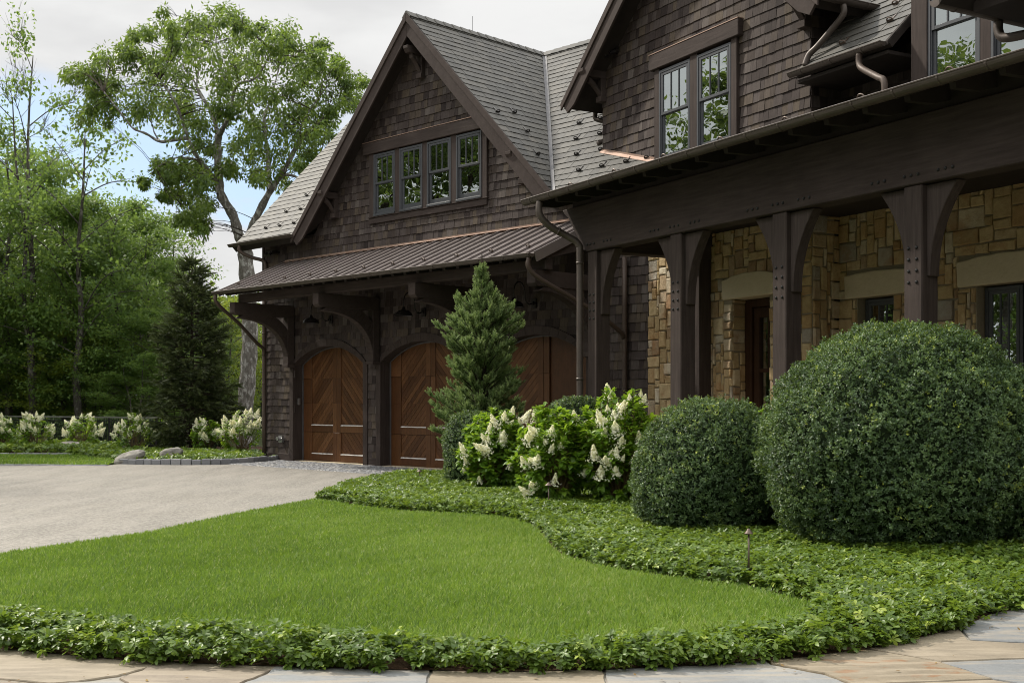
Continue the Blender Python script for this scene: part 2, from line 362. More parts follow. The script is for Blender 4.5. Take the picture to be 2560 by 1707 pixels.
def inpoly(X, Y, poly):
    c = np.zeros(len(X), bool); n = len(poly)
    for i in range(n):
        x1, y1 = poly[i]; x2, y2 = poly[i - 1]
        if y1 == y2: continue
        m = ((y1 > Y) != (y2 > Y)) & (X < (x2 - x1) * (Y - y1) / (y2 - y1) + x1); c ^= m
    return c
def distpoly(X, Y, poly):
    d = np.full(len(X), 1e9); n = len(poly)
    for i in range(n):
        x1, y1 = poly[i]; x2, y2 = poly[i - 1]; dx, dy = x2 - x1, y2 - y1; l = dx * dx + dy * dy + 1e-12
        u = np.clip(((X - x1) * dx + (Y - y1) * dy) / l, 0, 1); d = np.minimum(d, np.hypot(X - x1 - u * dx, Y - y1 - u * dy))
    return d
def wav(X, Y, s, seed=0):
    r = np.random.default_rng(seed); o = np.zeros_like(X)
    for k in range(6):
        a = r.random() * 6.28; f = s * (.6 + r.random()); o += np.sin((X * math.cos(a) + Y * math.sin(a)) * f + r.random() * 6.28)
    return o / 6

# ------------------------------------------------------------------ house
house = thing('house', G.p(5, 0, 0), 'large dark brown shingle house with garage wing, slate gables and stone porch', 'house')
def shingles(mb, F, poly, course, wmin, wmax, ob=0., thick=.022, hole=None, z0=None, gap=.005, jit=.0045, lap=.012):
    hp = halfplanes(poly); zs = [p[1] for p in poly]; ts = [p[0] for p in poly]
    z = min(zs) if z0 is None else z0
    while z < max(zs):
        x = min(ts) - random.random() * wmax
        while x < max(ts):
            w = random.uniform(wmin, wmax); zb = z + random.uniform(-jit, jit) * (1.8 if random.random() < .06 else 1); zt = z + course + lap
            q = [(x + gap / 2, zb), (x + w - gap / 2, zb), (x + w - gap / 2, zt), (x + gap / 2, zt)]
            if not (hole and hole(x + w / 2, z + course / 2)):
                for a, b, c in hp:
                    q = clip(q, a, b, c)
                    if not q: break
                if len(q) >= 3:
                    k = random.uniform(.85, 1.15)
                    fo = [F.p(a, ob + thick * k - (thick * .85) * (b - zb) / (zt - zb), b) for a, b in q]
                    mb.ring(fo, [F.p(a, ob - .004, b) for a, b in q], random.random())
            x += w
        z += course
def curve_pts(t0, t1, zs, zc, n=14):                                       # circular arch from (t0,zs) over (mid,zc) to (t1,zs)
    h = zc - zs; c = (t1 - t0) / 2; r = (c * c + h * h) / (2 * h); cy = zc - r; a = math.asin(c / r)
    return [((t0 + t1) / 2 + r * math.sin(-a + 2 * a * i / n), cy + r * math.cos(-a + 2 * a * i / n)) for i in range(n + 1)]
DOORS = [(-.04, 2.86), (3.50, 6.40), (7.04, 9.94)]; ZS, ZC = 2.44, 2.89
def in_door(t, z):
    for a, b in DOORS:
        if a - .05 < t < b + .05:
            if z < 2.44: return True
            c = (b - a) / 2; h = ZC - ZS; r = (c * c + h * h) / (2 * h)
            if math.hypot(t - (a + b) / 2, z - (ZC - r)) < r + .08: return True
    return False
FR = .47; KR = 1.03; EZ = 5.60; HS = 4.42; RZ = EZ + HS * KR                         # roof pitch, eave height, half span, ridge height
# garage front wall: sheathing with the three arched openings, then the shingles
mb = MB()
edges = [-1.41] + [x for d in DOORS for x in d] + [11.45]
for i in range(0, len(edges), 2): mb.box(G, edges[i], edges[i + 1], -.32, -.004, 0, 3.2)
for a, b in DOORS:
    ap = curve_pts(a, b, ZS, ZC)
    for (x0, y0), (x1, y1) in zip(ap, ap[1:]): mb.prism(G, [(x0, y0), (x1, y1), (x1, 3.2), (x0, 3.2)], -.32, -.004)
mb.box(G, -1.41, 11.45, -.32, -.004, 3.2, EZ + .1)
mb.prism(G, [(.95, EZ + .1), (9.05, EZ + .1), (5, RZ - .36)], -.32, -.004)
mb.box(G, -1.41, -1.2, -7.5, -.32, 0, EZ + .1); mb.box(G, -1.41, 11.0, -8.0, -7.7, 0, EZ + .1); mb.slab(G, [(-.32, EZ + .1), (-.32, EZ + .45), (FR - HS, RZ - .3), (-7.7, EZ + .2), (-7.7, EZ + .1)], -1.41, -1.25)
wall = mb.build('sheathing', 'soffit_wood', house)
mb = MB(); shingles(mb, G, [(-1.38, .16), (11.45, .16), (11.45, EZ + .03), (-1.38, EZ + .03)], .178, .09, .22, hole=in_door)
shingles(mb, G, [(5 - HS + .2, EZ + .03), (5 + HS - .2, EZ + .03), (5, RZ - .19)], .178, .09, .22, hole=lambda t, z: 3.2 < t < 7.05 and 5.75 < z < 7.5)
mb.build('shingle_wall', 'shingle_wood', house)
mb = MB(); mb.box(G, -1.45, -1.36, -.1, .045, 0, EZ); bevel(mb.build('corner_board', 'timber_upright', house))
for a_, b_ in ((-1.36, -.2), (edges[2] + .17, edges[3] - .16), (edges[4] + .17, edges[5] - .16)):
    mb = MB(); mb.box(G, a_, b_, 0, .035, 0, .18); bevel(mb.build('skirt_board', 'timber_level', house))
# garage doors
for a, b in DOORS:
    ap = curve_pts(a, b, ZS, ZC); op = curve_pts(a - .15, b + .15, ZS - .02, ZC + .18)
    mb = MB(); mb.box(G, a - .15, a, 0, .05, 0, ZS); mb.box(G, b, b + .15, 0, .05, 0, ZS)
    for k in range(len(ap) - 1): mb.prism(G, [ap[k], ap[k + 1], op[k + 1], op[k]], 0, .05)
    bevel(mb.build('door_surround', 'timber_upright', house), .006)
    mb = MB(); mb.box(G, a - .02, a + .012, -.33, .047, 0, ZS); mb.box(G, b - .012, b + .02, -.33, .047, 0, ZS)
    ip = curve_pts(a + .012, b - .012, ZS, ZC - .012); ipo = curve_pts(a - .02, b + .02, ZS, ZC + .02)
    for k in range(len(ip) - 1): mb.prism(G, [ip[k], ip[k + 1], ipo[k + 1], ipo[k]], -.33, .047)
    mb.build('door_jamb', 'timber_upright', house)
    mb = MB(); s0 = curve_pts(a + .013, b - .013, ZS, ZC - .013); s1 = curve_pts(a + .04, b - .04, ZS, ZC - .04)
    mb.box(G, a + .013, a + .04, -.262, -.238, 0, ZS); mb.box(G, b - .04, b - .013, -.262, -.238, 0, ZS)
    for k in range(len(s0) - 1): mb.prism(G, [s1[k], s1[k + 1], s0[k + 1], s0[k]], -.262, -.238)
    mb.build('weather_seal', 'lead_flashing', house)
    c = (a + b) / 2; d0, d1 = a + .03, b - .03
    hp = halfplanes([(d0, 0), (d1, 0)] + [p for p in reversed(curve_pts(d0, d1, ZS, ZC - .03))])
    def cut(poly):
        for h in hp:
            poly = clip(poly, *h)
            if not poly: break
        return poly
    mb = MB()
    mb.prism(G, cut([(d0, 0), (d1, 0), (d1, 3), (d0, 3)]), -.33, -.306, .1)                  # backing
    for x0, x1 in ((d0, d0 + .36), (c - .16, c - .006), (c + .006, c + .16), (d1 - .36, d1)):
        for z0, z1 in ((0, .742), (.748, 1.465), (1.471, 2.09), (2.096, 3)):
            q = cut([(x0, z0), (x1, z0), (x1, z1), (x0, z1)])
            if len(q) > 2: mb.prism(G, q, -.306, -.262, random.random())
    for x0, x1 in ((d0 + .36, c - .16), (c + .16, d1 - .36)):
        for z0, z1 in ((.02, .19), (.748, .91)): mb.box(G, x0, x1, -.306, -.262, z0, z1, random.random())
    dr = bevel(mb.build('garage_door', 'door_wood', house), .004)
    for sgn, x0, x1 in ((1, d0 + .36, c - .16), (-1, c + .16, d1 - .36)):
        for z0, z1 in ((.215, .745), (.935, 1.466), (1.47, 2.092), (2.095, 3)):
            pan = cut([(x0, z0), (x1, z0), (x1, z1), (x0, z1)])
            if len(pan) < 3: continue
            mb = MB(); w = .105; k = -40
            for k in range(-60, 60):                                        # tongue-and-groove planks at 45 degrees
                q = clip(clip(pan, -sgn * -Q, Q, (k + 1) * w - .003) if False else clip(pan, -sgn * Q, Q, (k + 1) * w - .003), sgn * Q, -Q, -k * w - .003)
                if len(q) > 2: mb.prism(G, q, -.305, -.283 + random.uniform(-.002, .002), random.random())
            mb.build('panel', 'door_wood', dr)
        for z in (.19, .91):
            mb = MB(); mb.slab(G, [(-.304, z + .001), (-.255, z + .001), (-.255, z + .012), (-.282, z + .027), (-.304, z + .027)], x0, x1); mb.build('ledge', 'ledge_glint', dr)
mb = MB(); mb.box(G, .02, .034, -.14, -.06, 1.43, 1.60); bevel(mb.build('keypad', 'steel', house), .006)
mb = MB(); mb.box(G, -.62, -.46, .03, .09, .46, .64); mb.tube([G.p(-.58, .09, .56), G.p(-.58, .16, .56)], .055, 14); mb.tube([G.p(-.47, .09, .58), G.p(-.44, .13, .58), G.p(-.40, .13, .56)], .016, 8)
mb.build('outdoor_tap', 'steel', house)

# windows
def window(F, t0, t1, z0, z1, o=0., mid=None, top=True):
    mid = mid or (z0 + z1) / 2 + .03; mb = MB()
    for a, b, c, d in ((t0, t0 + .045, z0, z1), (t1 - .045, t1, z0, z1), (t0 + .045, t1 - .045, z1 - .05, z1), (t0 + .045, t1 - .045, z0, z0 + .04)): mb.box(F, a, b, o, o + .085, c, d)
    mb.box(F, t0 + .045, t0 + .06, o, o + .07, z0 + .04, z1 - .05); mb.box(F, t1 - .06, t1 - .045, o, o + .07, z0 + .04, z1 - .05)
    mb.box(F, t0, t1, o + .085, o + .10, z0 - .02, z0 + .025)
    w = bevel(mb.build('window', 'window_paint', house), .004); a, b = t0 + .06, t1 - .06
    def sash(zb, zt, oo, mun, br):
        m = MB(); m.box(F, a, a + .05, oo, oo + .03, zb, zt); m.box(F, b - .05, b, oo, oo + .03, zb, zt)
        m.box(F, a + .05, b - .05, oo, oo + .03, zt - .05, zt); m.box(F, a + .05, b - .05, oo, oo + .03, zb, zb + br)
        for k in range(mun):
            x = a + .05 + (b - a - .1) * (k + 1) / (mun + 1); m.box(F, x - .011, x + .011, oo + .004, oo + .028, zb + br, zt - .05)
        bevel(m.build('sash', 'window_paint', w), .003)
        m = MB(); i = [F.p(x, oo + .012, z) for x, z in ((a + .05, zb + br), (b - .05, zb + br), (b - .05, zt - .05), (a + .05, zt - .05))]; m.face(i); m.build('pane', 'glass', w)
    sash(mid - .025, z1 - .05, o + .045, 2, .05); sash(z0 + .04, mid + .02, o + .014, 0, .10)
    m = MB(); z = z0 + .06
    while z < z1 - .08:
        m.ring([F.p(x, oo, zz) for x, oo, zz in ((a, o + .002, z), (b, o + .002, z), (b, o + .010, z + .030), (a, o + .010, z + .030))],
               [F.p(x, oo - .003, zz) for x, oo, zz in ((a, o + .002, z), (b, o + .002, z), (b, o + .010, z + .030), (a, o + .010, z + .030))]); z += .055
    m.build('blind', 'blind_slats', w); return w
for a, b in ((3.30, 4.08), (4.25, 5.05), (5.21, 6.01), (6.18, 6.98)): window(G, a, b, 5.88, 7.31, .0)
mb = MB()
for a, b in ((3.13, 3.30), (4.08, 4.25), (5.05, 5.21), (6.01, 6.18), (6.98, 7.14)): mb.box(G, a, b, 0, .075, 5.86, 7.335)
bevel(mb.build('window_casing', 'timber_upright', house), .005)
mb = MB(); mb.box(G, 3.08, 7.12, 0, .06, 5.70, 5.835); mb.box(G, 3.10, 7.16, 0, .085, 5.836, 5.862); bevel(mb.build('window_apron', 'timber_level', house), .005)
mb = MB(); mb.box(G, 2.93, 7.24, 0, .12, 7.337, 7.61); bevel(mb.build('window_header', 'timber_level', house), .01)
mb = MB(); mb.box(G, 2.93, 7.24, 0, .128, 7.612, 7.626); mb.build('copper_flashing', 'bright_copper', house)

# gutters, pipes, snow guards
def gutter(a, b, r=.075, step=.62, mat='aged_copper', parent=None, name='gutter'):
    a, b = Vector(a), Vector(b); d = (b - a).normalized(); sd_ = d.cross(Vector((0, 0, 1))).normalized(); L = (b - a).length; mb = MB()
    def prof(rr, n=10): return [sd_ * math.cos(math.pi * (1 + k / n)) * rr + Vector((0, 0, math.sin(math.pi * (1 + k / n)) * rr)) for k in range(n + 1)]
    o, i = prof(r), prof(r - .006); i = i[::-1]
    A = [a + v for v in o + i]; B = [b + v for v in o + i]; mb.ring(B, A)
    for e in (a, b): mb.ring([e + d * .004 + v for v in prof(r - .001)], [e - d * .004 + v for v in prof(r - .001)])
    for s in (1, -1): mb.tube([a + sd_ * s * r, b + sd_ * s * r], .011, 6)
    k = step * .45
    while k < L:
        e = a + d * k; ro, ri = prof(r + .007), prof(r - .0005)[::-1]
        mb.ring([e + d * .012 + v for v in ro + ri], [e - d * .012 + v for v in ro + ri]); k += step
    return mb.build(name, mat, parent or house)
def pipe(pts, r=.05, mat='pipe_copper', bands=(), k=5, name='downspout', parent=None):
    mb = MB(); sp = smoothpath(pts, k); mb.tube(sp, r, 14)
    for p, q in bands:
        p, q = Vector(p), Vector(q); d = (q - p).normalized(); mb.tube([p - d * .018, p + d * .018], r + .008, 14)
    return mb.build(name, mat, parent or house, smooth=True)
SG = {}
def snow_guard(F, t, z, mat, parent, s=1.0, first={}):
    key = (mat, s)
    M = Matrix((F.u, F.n, F.v)).transposed()
    if key not in first:
        mb = MB(); mb.tube([(math.cos(a) * .055 * s, .0, math.sin(a) * .055 * s + .0) for a in [math.pi * k / 10 for k in range(11)]], .011 * s, 6)
        mb.v = [Vector((v.x, v.z + .01, v.y)) for v in mb.v]
        mb.box(WF, -.055 * s, .055 * s, .0, .035 * s, -.004, .004); mb.box(WF, -.014 * s, .014 * s, .003, .010, 0, .17 * s)
        me_parent = bpy.data.objects.new('tmp', None); WLOC['tmp'] = Vector((0, 0, 0))
        o = mb.build('snow_guard', mat); first[key] = o.data; bpy.data.objects.remove(o); bpy.data.objects.remove(me_parent)
    o = bpy.data.objects.new('snow_guard', first[key]); COL.objects.link(o); o.parent = parent
    o.matrix_local = Matrix.Translation(F.p(t, .014, z) - WLOC[parent.name]) @ M.to_4x4(); return o

# slate roofs: planes with u along the eave, v up the slope
LS = math.hypot(1, KR)
def slate_roof(F, poly, name='roof', thick=.16, slab=None, mat='slate', soffit='soffit_wood', course=.205):
    mb = MB(); shingles(mb, F, poly, course, .17, .34, ob=0, thick=.017, gap=.006, jit=.006, lap=.02)
    o = mb.build(name, mat, house); m2 = MB(); m2.prism(F, slab or poly, -thick, -.006); m2.build('soffit', soffit, o); return o
FR = .47                                                                    # how far the eaves and rakes stand in front of the wall
gu = -G.n                                                                   # backwards
SL = HS * LS
# right slope of the garage gable: u runs back from the rake, v climbs to the ridge
Rn = (G.u * KR + Vector((0, 0, 1))) / LS; Rv = (-G.u + Vector((0, 0, KR))) / LS
RS = Frame(G.p(5 + HS, FR, EZ), gu, Rn, Rv)
gr_ = slate_roof(RS, [(0, 0), (HS, SL), (0, SL)])
Ln = (-G.u * KR + Vector((0, 0, 1))) / LS; Lv = (G.u + Vector((0, 0, KR))) / LS
LSF = Frame(G.p(5 - HS, FR, EZ), -gu, Ln, Lv)
gl_ = slate_roof(LSF, [(0, 0), (0, SL), (-HS, SL)])
for f_, v_ in ((.55, 1.35), (1.0, .95), (1.35, 1.6), (.85, 2.2), (.35, 2.75), (.95, 2.9)):
    if f_ < v_ / LS: snow_guard(RS, f_, v_, 'dark_bronze', gr_)
# main roof of the garage wing, eaves parallel to the front
MV = (-G.n + Vector((0, 0, KR))) / LS; MN = (G.n * KR + Vector((0, 0, 1))) / LS
MF = Frame(G.p(0, FR, EZ), G.u, MN, MV)
ml_ = slate_roof(MF, [(-2.2, 0), (5 - HS, 0), (5, SL), (-2.2, SL)])
mr_ = slate_roof(MF, [(5 + HS, 0), (11.68, 0), (11.68, SL), (5, SL)])
for t_, v_ in ((-1.25, .62), (-.62, .62), (.02, .62), (-.95, 1.24), (-.3, 1.24), (.35, 1.24), (-.65, 1.86), (0., 1.86), (.3, 2.48)): snow_guard(MF, t_, v_, 'dark_bronze', ml_)
for t_, v_ in ((9.75, .62), (10.35, .62), (10.95, .62), (11.45, .62), (9.3, 1.24), (9.95, 1.24), (10.6, 1.24), (8.9, 1.86), (9.55, 1.86), (10.2, 1.86), (8.6, 2.48), (9.2, 2.48), (8.2, 3.1)): snow_guard(MF, t_, v_, 'dark_bronze', mr_)
MB2 = Frame(G.p(0, FR - 2 * HS, EZ), G.u, (-G.n * KR + Vector((0, 0, 1))) / LS, (G.n + Vector((0, 0, KR))) / LS)
mb = MB(); mb.prism(MB2, [(-2.2, 0), (11.68, 0), (11.68, SL), (-2.2, SL)], -.16, .01); mb.build('roof', 'slate', house)
# ridge caps
mb = MB()
def caps(F0, F1, a, b, wid=.16, step=.27):
    k = a
    while k < b:
        for F, s in ((F0, 1), (F1, -1)):
            kk = k * s; e = (k + step + .03) * s; lo_, hi_ = min(kk, e), max(kk, e)
            mb.ring([F.p(lo_, .05, SL - wid), F.p(hi_, .035, SL - wid), F.p(hi_, .035, SL + .03), F.p(lo_, .05, SL + .03)] if s > 0 else [F.p(lo_, .035, SL - wid), F.p(hi_, .05, SL - wid), F.p(hi_, .05, SL + .03), F.p(lo_, .035, SL + .03)],
                    [F.p(x, .012, z) for x, z in ((lo_, SL - wid), (hi_, SL - wid), (hi_, SL + .0), (lo_, SL + .0))], random.random())
        k += step
caps(RS, LSF, -.04, HS)
MB2c = Frame(MB2.o, -MB2.u, MB2.n, MB2.v)
caps(MF, MB2c, -2.2, 11.6); mb.build('ridge_cap', 'slate', house)
mb = MB(); mb.prism(RS, [(0 + .0, 0), (.06, -.02), (HS + .06, SL - .02), (HS - .07, SL), (-.07 + .07, .05)], .016, .024); mb.prism(MF, [(5 + HS - .02, 0), (5 + HS + .09, 0), (5.1, SL), (4.98, SL)], .016, .024)
mb.build('valley_flashing', 'lead_flashing', house)
mb = MB(); mb.tube([RS.p(1.95, .05, SL), RS.p(1.95, .05, SL) + Vector((0, 0, .34))], .005, 6); mb.build('lightning_rod', 'iron', house)
# bargeboards and brackets of the garage gable
def bargeboards(F, cx, hs, ez, k, of, w=.34, tail=.0):
    ls = math.hypot(1, k); dz = ls
    for s in (-1, 1):
        a = (cx + s * hs, ez + .02); m = MB()
        top = [(cx + s * (hs + .02), ez), (cx, ez + hs * k)]; wd_ = w * dz
        poly = [(cx + s * (hs + .02), ez + .01), (cx, ez + hs * k + .01), (cx, ez + hs * k - wd_), (cx + s * (hs - .42), ez + .42 * k - wd_), (cx + s * (hs - .17), ez - .20)]
        m.prism(F, poly if s < 0 else poly[::-1], of - .05, of, .3)
        w2 = .11 * dz; p2 = [(cx + s * (hs + .03), ez + .03), (cx, ez + hs * k + .03), (cx, ez + hs * k - w2), (cx + s * (hs + .03), ez + .03 - w2)]
        m.prism(F, p2 if s < 0 else p2[::-1], of, of + .035, .6)
        bevel(m.build('bargeboard', 'timber_slant', house), .006)
bargeboards(G, 5, HS, EZ - .02, KR, FR + .02)
def bracket(F, t, z, L, leg=.5, w=.15, name='bracket'):
    m = MB(); m.slab(F, [(0, z - .15), (L, z - .15), (L + .06, z - .06), (L + .06, z), (0, z)], t - w / 2, t + w / 2)
    m.box(F, t - w / 2, t + w / 2, 0, .12, z - leg, z - .152); m.box(F, t - w / 2 - .015, t + w / 2 + .015, 0, .15, z - leg - .11, z - leg)
    c = [(L * .82 - (L * .82 - .1) * u, z - .15 - (leg - .2) * u ** 1.6) for u in (0, .25, .5, .75, 1)]
    m.slab(F, c + [(a - .02, b - .10) for a, b in c[::-1]], t - w / 2 + .02, t + w / 2 - .02)
    return bevel(m.build(name, 'timber_slant', house), .006)
bracket(G, 1.77, 6.60, FR); bracket(G, 8.23, 6.60, FR); bracket(G, 5, RZ - .72, FR, .55)
# eave gutters of the garage
gutter(G.p(-2.2, FR + .085, 5.66), G.p(.66, FR + .085, 5.66), .07)
pipe([G.p(-1.72, FR + .08, 5.6), G.p(-1.72, FR + .07, 5.45), G.p(-1.55, .3, 5.3), G.p(-1.3, .1, 5.2), G.p(-1.22, .08, 5.0), G.p(-1.22, .08, 4.3)], .048)
pipe([G.p(-1.26, .10, 4.6), G.p(-1.26, .10, 2.3), G.p(-1.26, .10, .02)], .05, bands=[(G.p(-1.26, .10, 2.0), G.p(-1.26, .10, 1.9)), (G.p(-1.26, .10, 3.3), G.p(-1.26, .10, 3.2))], k=2)
# metal canopy over the doors
CT0, CT1, CO, CZ, CW = -.45, 10.36, 1.97, 4.21, 5.09
cl = math.hypot(CO, CW - CZ); CV = (-G.n * CO + Vector((0, 0, CW - CZ))) / cl; CN = (G.n * (CW - CZ) + Vector((0, 0, CO))) / cl
CF = Frame(G.p(0, CO, CZ), G.u, CN, CV)
mb = MB(); mb.box(CF, CT0, CT1, -.03, 0, 0, cl)
k = CT0 + .015
while k <= CT1 - .01: mb.box(CF, k - .013, k + .013, -.001, .038, 0, cl - .01); k += .332
mb.box(CF, CT1, CT1 + .02, -.16, .03, 0, cl); mb.box(CF, CT0 - .015, CT0, -.12, .03, 0, cl)
can = mb.build('canopy_roof', 'bronze_roof', house)
for k in range(1, 32, 3): snow_guard(CF, CT0 + .015 + .332 * (k + .5) if False else CT0 + .015 + .332 * k, .42, 'light_bronze', can, .9)
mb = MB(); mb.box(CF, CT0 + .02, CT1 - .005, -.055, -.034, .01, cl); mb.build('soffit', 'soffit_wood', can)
mb = MB(); mb.prism(G, [(CT0 + .05, CW - .02), (CT1 + .0, CW - .02), (CT1 + .0, CW + .055), (CT0 + .05, CW + .055)], .024, .045); mb.box(CF, CT0 + .05, CT1, .038, .044, cl - .10, cl - .02)
mb.build('copper_flashing', 'bright_copper', house)
k = CT0 + .25
while k < CT1:
    m = MB(); m.slab(CF, [(-.20, .30), (-.20, cl - .05), (-.056, cl - .05), (-.056, .05), (-.13, .05)], k - .04, k + .04); m.build('rafter', 'soffit_wood', can); k += .40
mb = MB(); mb.box(G, -.12, 10.30, 1.40, 1.60, 3.95, 4.15); bevel(mb.build('canopy_beam', 'timber_level', house), .01)
mb = MB(); mb.slab(G, [(0, CW - .03), (CO - .08, CZ - .0), (CO - .08, CZ - .10), (1.6, CZ - .06), (0, CW - .55)], CT1 - .10, CT1 - .04); mb.build('bargeboard', 'timber_slant', house)
gutter(G.p(CT0 - .06, CO + .075, 4.20), G.p(CT1 + .02, CO + .075, 4.20), .07, .66)
for t_ in (-.08, 3.38, 6.72, 10.12):
    m = MB(); w = .11
    m.box(G, t_ - w, t_ + w, .045, .24, 2.42, 3.64); m.slab(G, [(.045, 3.642), (1.74, 3.642), (1.80, 3.70), (1.80, 3.945), (.045, 3.945)], t_ - w, t_ + w)
    n_ = 14; outer = [(1.70 - 1.52 * math.cos(a), 2.44 + 1.20 * math.sin(a)) for a in [math.pi / 2 * i / n_ for i in range(n_ + 1)]]
    inner = [(1.58 - 1.22 * math.cos(a) * 1.0, 2.36 + 1.0 * math.sin(a) * 1.02) for a in [math.pi / 2 * i / n_ for i in range(n_ + 1)]]
    # curved brace: lower edge bows towards the wall
    lo_c = [(.22 + 1.45 * u ** 1.9, 2.44 + 1.12 * (1 - (1 - u) ** 2.0)) for u in [i / n_ for i in range(n_ + 1)]]
    hi_c = [(.06 + 1.28 * u ** 1.8, 2.78 + 1.0 * (1 - (1 - u) ** 2.0)) for u in [i / n_ for i in range(n_ + 1)]]
    for i in range(n_): m.slab(G, [lo_c[i], lo_c[i + 1], hi_c[i + 1], hi_c[i]], t_ - w + .015, t_ + w - .015)
    m.slab(G, [(.24, 3.05), (.30, 3.05), (.75, 3.40), (.75, 3.47), (.24, 3.13)], t_ - .05, t_ + .05)
    m.box(G, t_ - w - .02, t_ + w + .02, .045, .27, 2.38, 2.46)
    bevel(m.build('canopy_bracket', 'timber_slant', house), .008)
pipe([G.p(CT0 + .02, CO + .07, 4.13), G.p(CT0 + .02, CO + .07, 3.98), G.p(CT0 - .02, CO - .15, 3.8), G.p(-.75, 1.2, 3.5), G.p(-1.1, .45, 3.05), G.p(-1.22, .16, 2.9), G.p(-1.25, .12, 2.72)], .045)
pipe([G.p(CT1 - .06, CO + .07, 4.13), G.p(CT1 - .06, CO + .07, 3.95), G.p(CT1 + .02, CO - .15, 3.75), G.p(10.75, .9, 3.25), G.p(10.93, .3, 2.88), G.p(10.95, .12, 2.72)], .045)
pipe([G.p(10.95, .10, 4.25), G.p(10.95, .10, 2.0), G.p(10.95, .10, .02)], .05, k=2, bands=[(G.p(10.95, .10, 1.72), G.p(10.95, .10, 1.6))])
mb = MB(); mb.tube([G.p(-.9, .25, 5.35), G.p(-.86, .33, 5.28)], .045, 10); mb.tube([G.p(-.72, .25, 5.35), G.p(-.70, .33, 5.28)], .045, 10); mb.box(G, -.95, -.65, .02, .26, 5.34, 5.40); mb.build('flood_light', 'dark_bronze', house)

# stone walls under the porch
def ashlar(mb, F, t0, t1, z0, z1, hole=None, ob=0., cell=.074):
    nx, nz = max(1, round((t1 - t0) / cell)), max(1, round((z1 - z0) / cell)); cx, cz = (t1 - t0) / nx, (z1 - z0) / nz
    used = [[False] * nz for _ in range(nx)]
    if hole:
        for i in range(nx):
            for j in range(nz): used[i][j] = hole(t0 + (i + .5) * cx, z0 + (j + .5) * cz)
    for j in range(nz):
        for i in range(nx):
            if used[i][j]: continue
            w = random.choice((2, 3, 3, 4, 4, 5, 6)); h = random.choice((2, 2, 3, 3, 4, 4)); 
            if random.random() < .12: w, h = random.choice(((2, 5), (2, 2), (7, 3)))
            ww = 0
            while ww < w and i + ww < nx and not used[i + ww][j]: ww += 1
            hh = 1
            while hh < h and j + hh < nz and all(not used[i + q][j + hh] for q in range(ww)): hh += 1
            if i + ww == nx - 1 and not used[nx - 1][j] and all(not used[nx - 1][j + q] for q in range(hh)): ww += 1
            for a in range(ww):
                for b in range(hh): used[i + a][j + b] = True
            g = .009; a0, a1, b0, b1 = t0 + i * cx + g, t0 + (i + ww) * cx - g, z0 + j * cz + g, z0 + (j + hh) * cz - g
            r = lambda s: random.uniform(-s, s) * 1.7; o1 = ob + random.uniform(.018, .055); tn = random.random(); e = .016
            base = [(a0 + r(.006), b0 + r(.006)), (a1 + r(.006), b0 + r(.006)), (a1 + r(.006), b1 + r(.006)), (a0 + r(.006), b1 + r(.006))]
            fr = [(base[0][0] + e, base[0][1] + e), (base[1][0] - e, base[1][1] + e), (base[2][0] - e, base[2][1] - e), (base[3][0] + e, base[3][1] - e)]
            B = [F.p(x, ob - .03, z) for x, z in base]; M_ = [F.p(x, o1 - .014, z) for x, z in base]; A = [F.p(x, o1 + r(.004), z) for x, z in fr]
            mb.ring(M_, B, tn, cap=False); mb.ring(A, M_, tn, cap=False); mb.face(A, tn)
def stone_part(F, t0, t1, z0, z1, hole=None, blocks=(), depth=.5, ob=0.):
    mb = MB(); ashlar(mb, F, t0, t1, z0, z1, hole, ob); o = mb.build('stone_wall', 'ashlar', house)
    mb = MB()
    for a, b, c, d in blocks or ((t0, t1, z0, z1),): mb.box(F, a, b, ob - depth, ob - .002, c, d)
    mb.build('mortar', 'mortar', o); return o
BO = -.56
sa = stone_part(P, 0, 4.34, 0, 4.42, lambda t, z: 2.41 < t < 3.36 and z < 3.24 or 2.22 < t < 3.60 and 3.2 < z < 3.6, ((0, 2.41, 0, 4.42), (3.36, 4.34, 0, 4.42), (2.41, 3.36, 3.25, 4.42)), .32)
JF = Frame(P.p(2.41, 0, 0), -P.n, P.u, (0, 0, 1)); stone_part(JF, 0, .32, 0, 3.24, depth=.02, ob=-.012)
RF = Frame(P.p(4.34, 0, 0), -P.n, P.u, (0, 0, 1)); stone_part(RF, 0, .58, 0, 4.42, depth=.2)
sb = stone_part(P, 4.36, 13.2, 0, 4.42, lambda t, z: (4.74 < t < 5.46 or 6.97 < t < 8.25) and .9 < z < 3.10 or (4.5 < t < 5.75 or 6.66 < t < 8.55) and 3.08 < z < 3.5,
                ((4.36, 4.74, 0, 4.42), (5.46, 6.97, 0, 4.42), (8.25, 13.2, 0, 4.42), (4.74, 5.46, 0, .9), (4.74, 5.46, 3.1, 4.42), (6.97, 8.25, 0, .9), (6.97, 8.25, 3.1, 4.42)), .3, BO)
def lintel(t0, t1, z0, z1, par, ob=0., rise=.10):
    n = 10; top = [(t1 - (t1 - t0) * i / n, z1 + rise * (1 - (2 * i / n - 1) ** 2) + random.uniform(-.01, .01)) for i in range(n + 1)]
    m = MB(); m.prism(P, [(t0 + .02, z0), (t1 - .02, z0 + .01)] + top, ob - .3, ob + .065); bevel(m.build('lintel', 'lintel_stone', par), .02, 2)
lintel(2.20, 3.62, 3.235, 3.56, sa); lintel(4.50, 5.76, 3.10, 3.46, sb, BO, .03); lintel(6.66, 8.55, 3.10, 3.46, sb, BO, .06)
mb = MB(); mb.box(P, 4.36, 13.4, BO - .8, BO - .36, 0, 5.6); mb.box(P, 0, 4.34, -.9, -.46, 0, 5.6); mb.build('inner_wall', 'dark_inside', house)
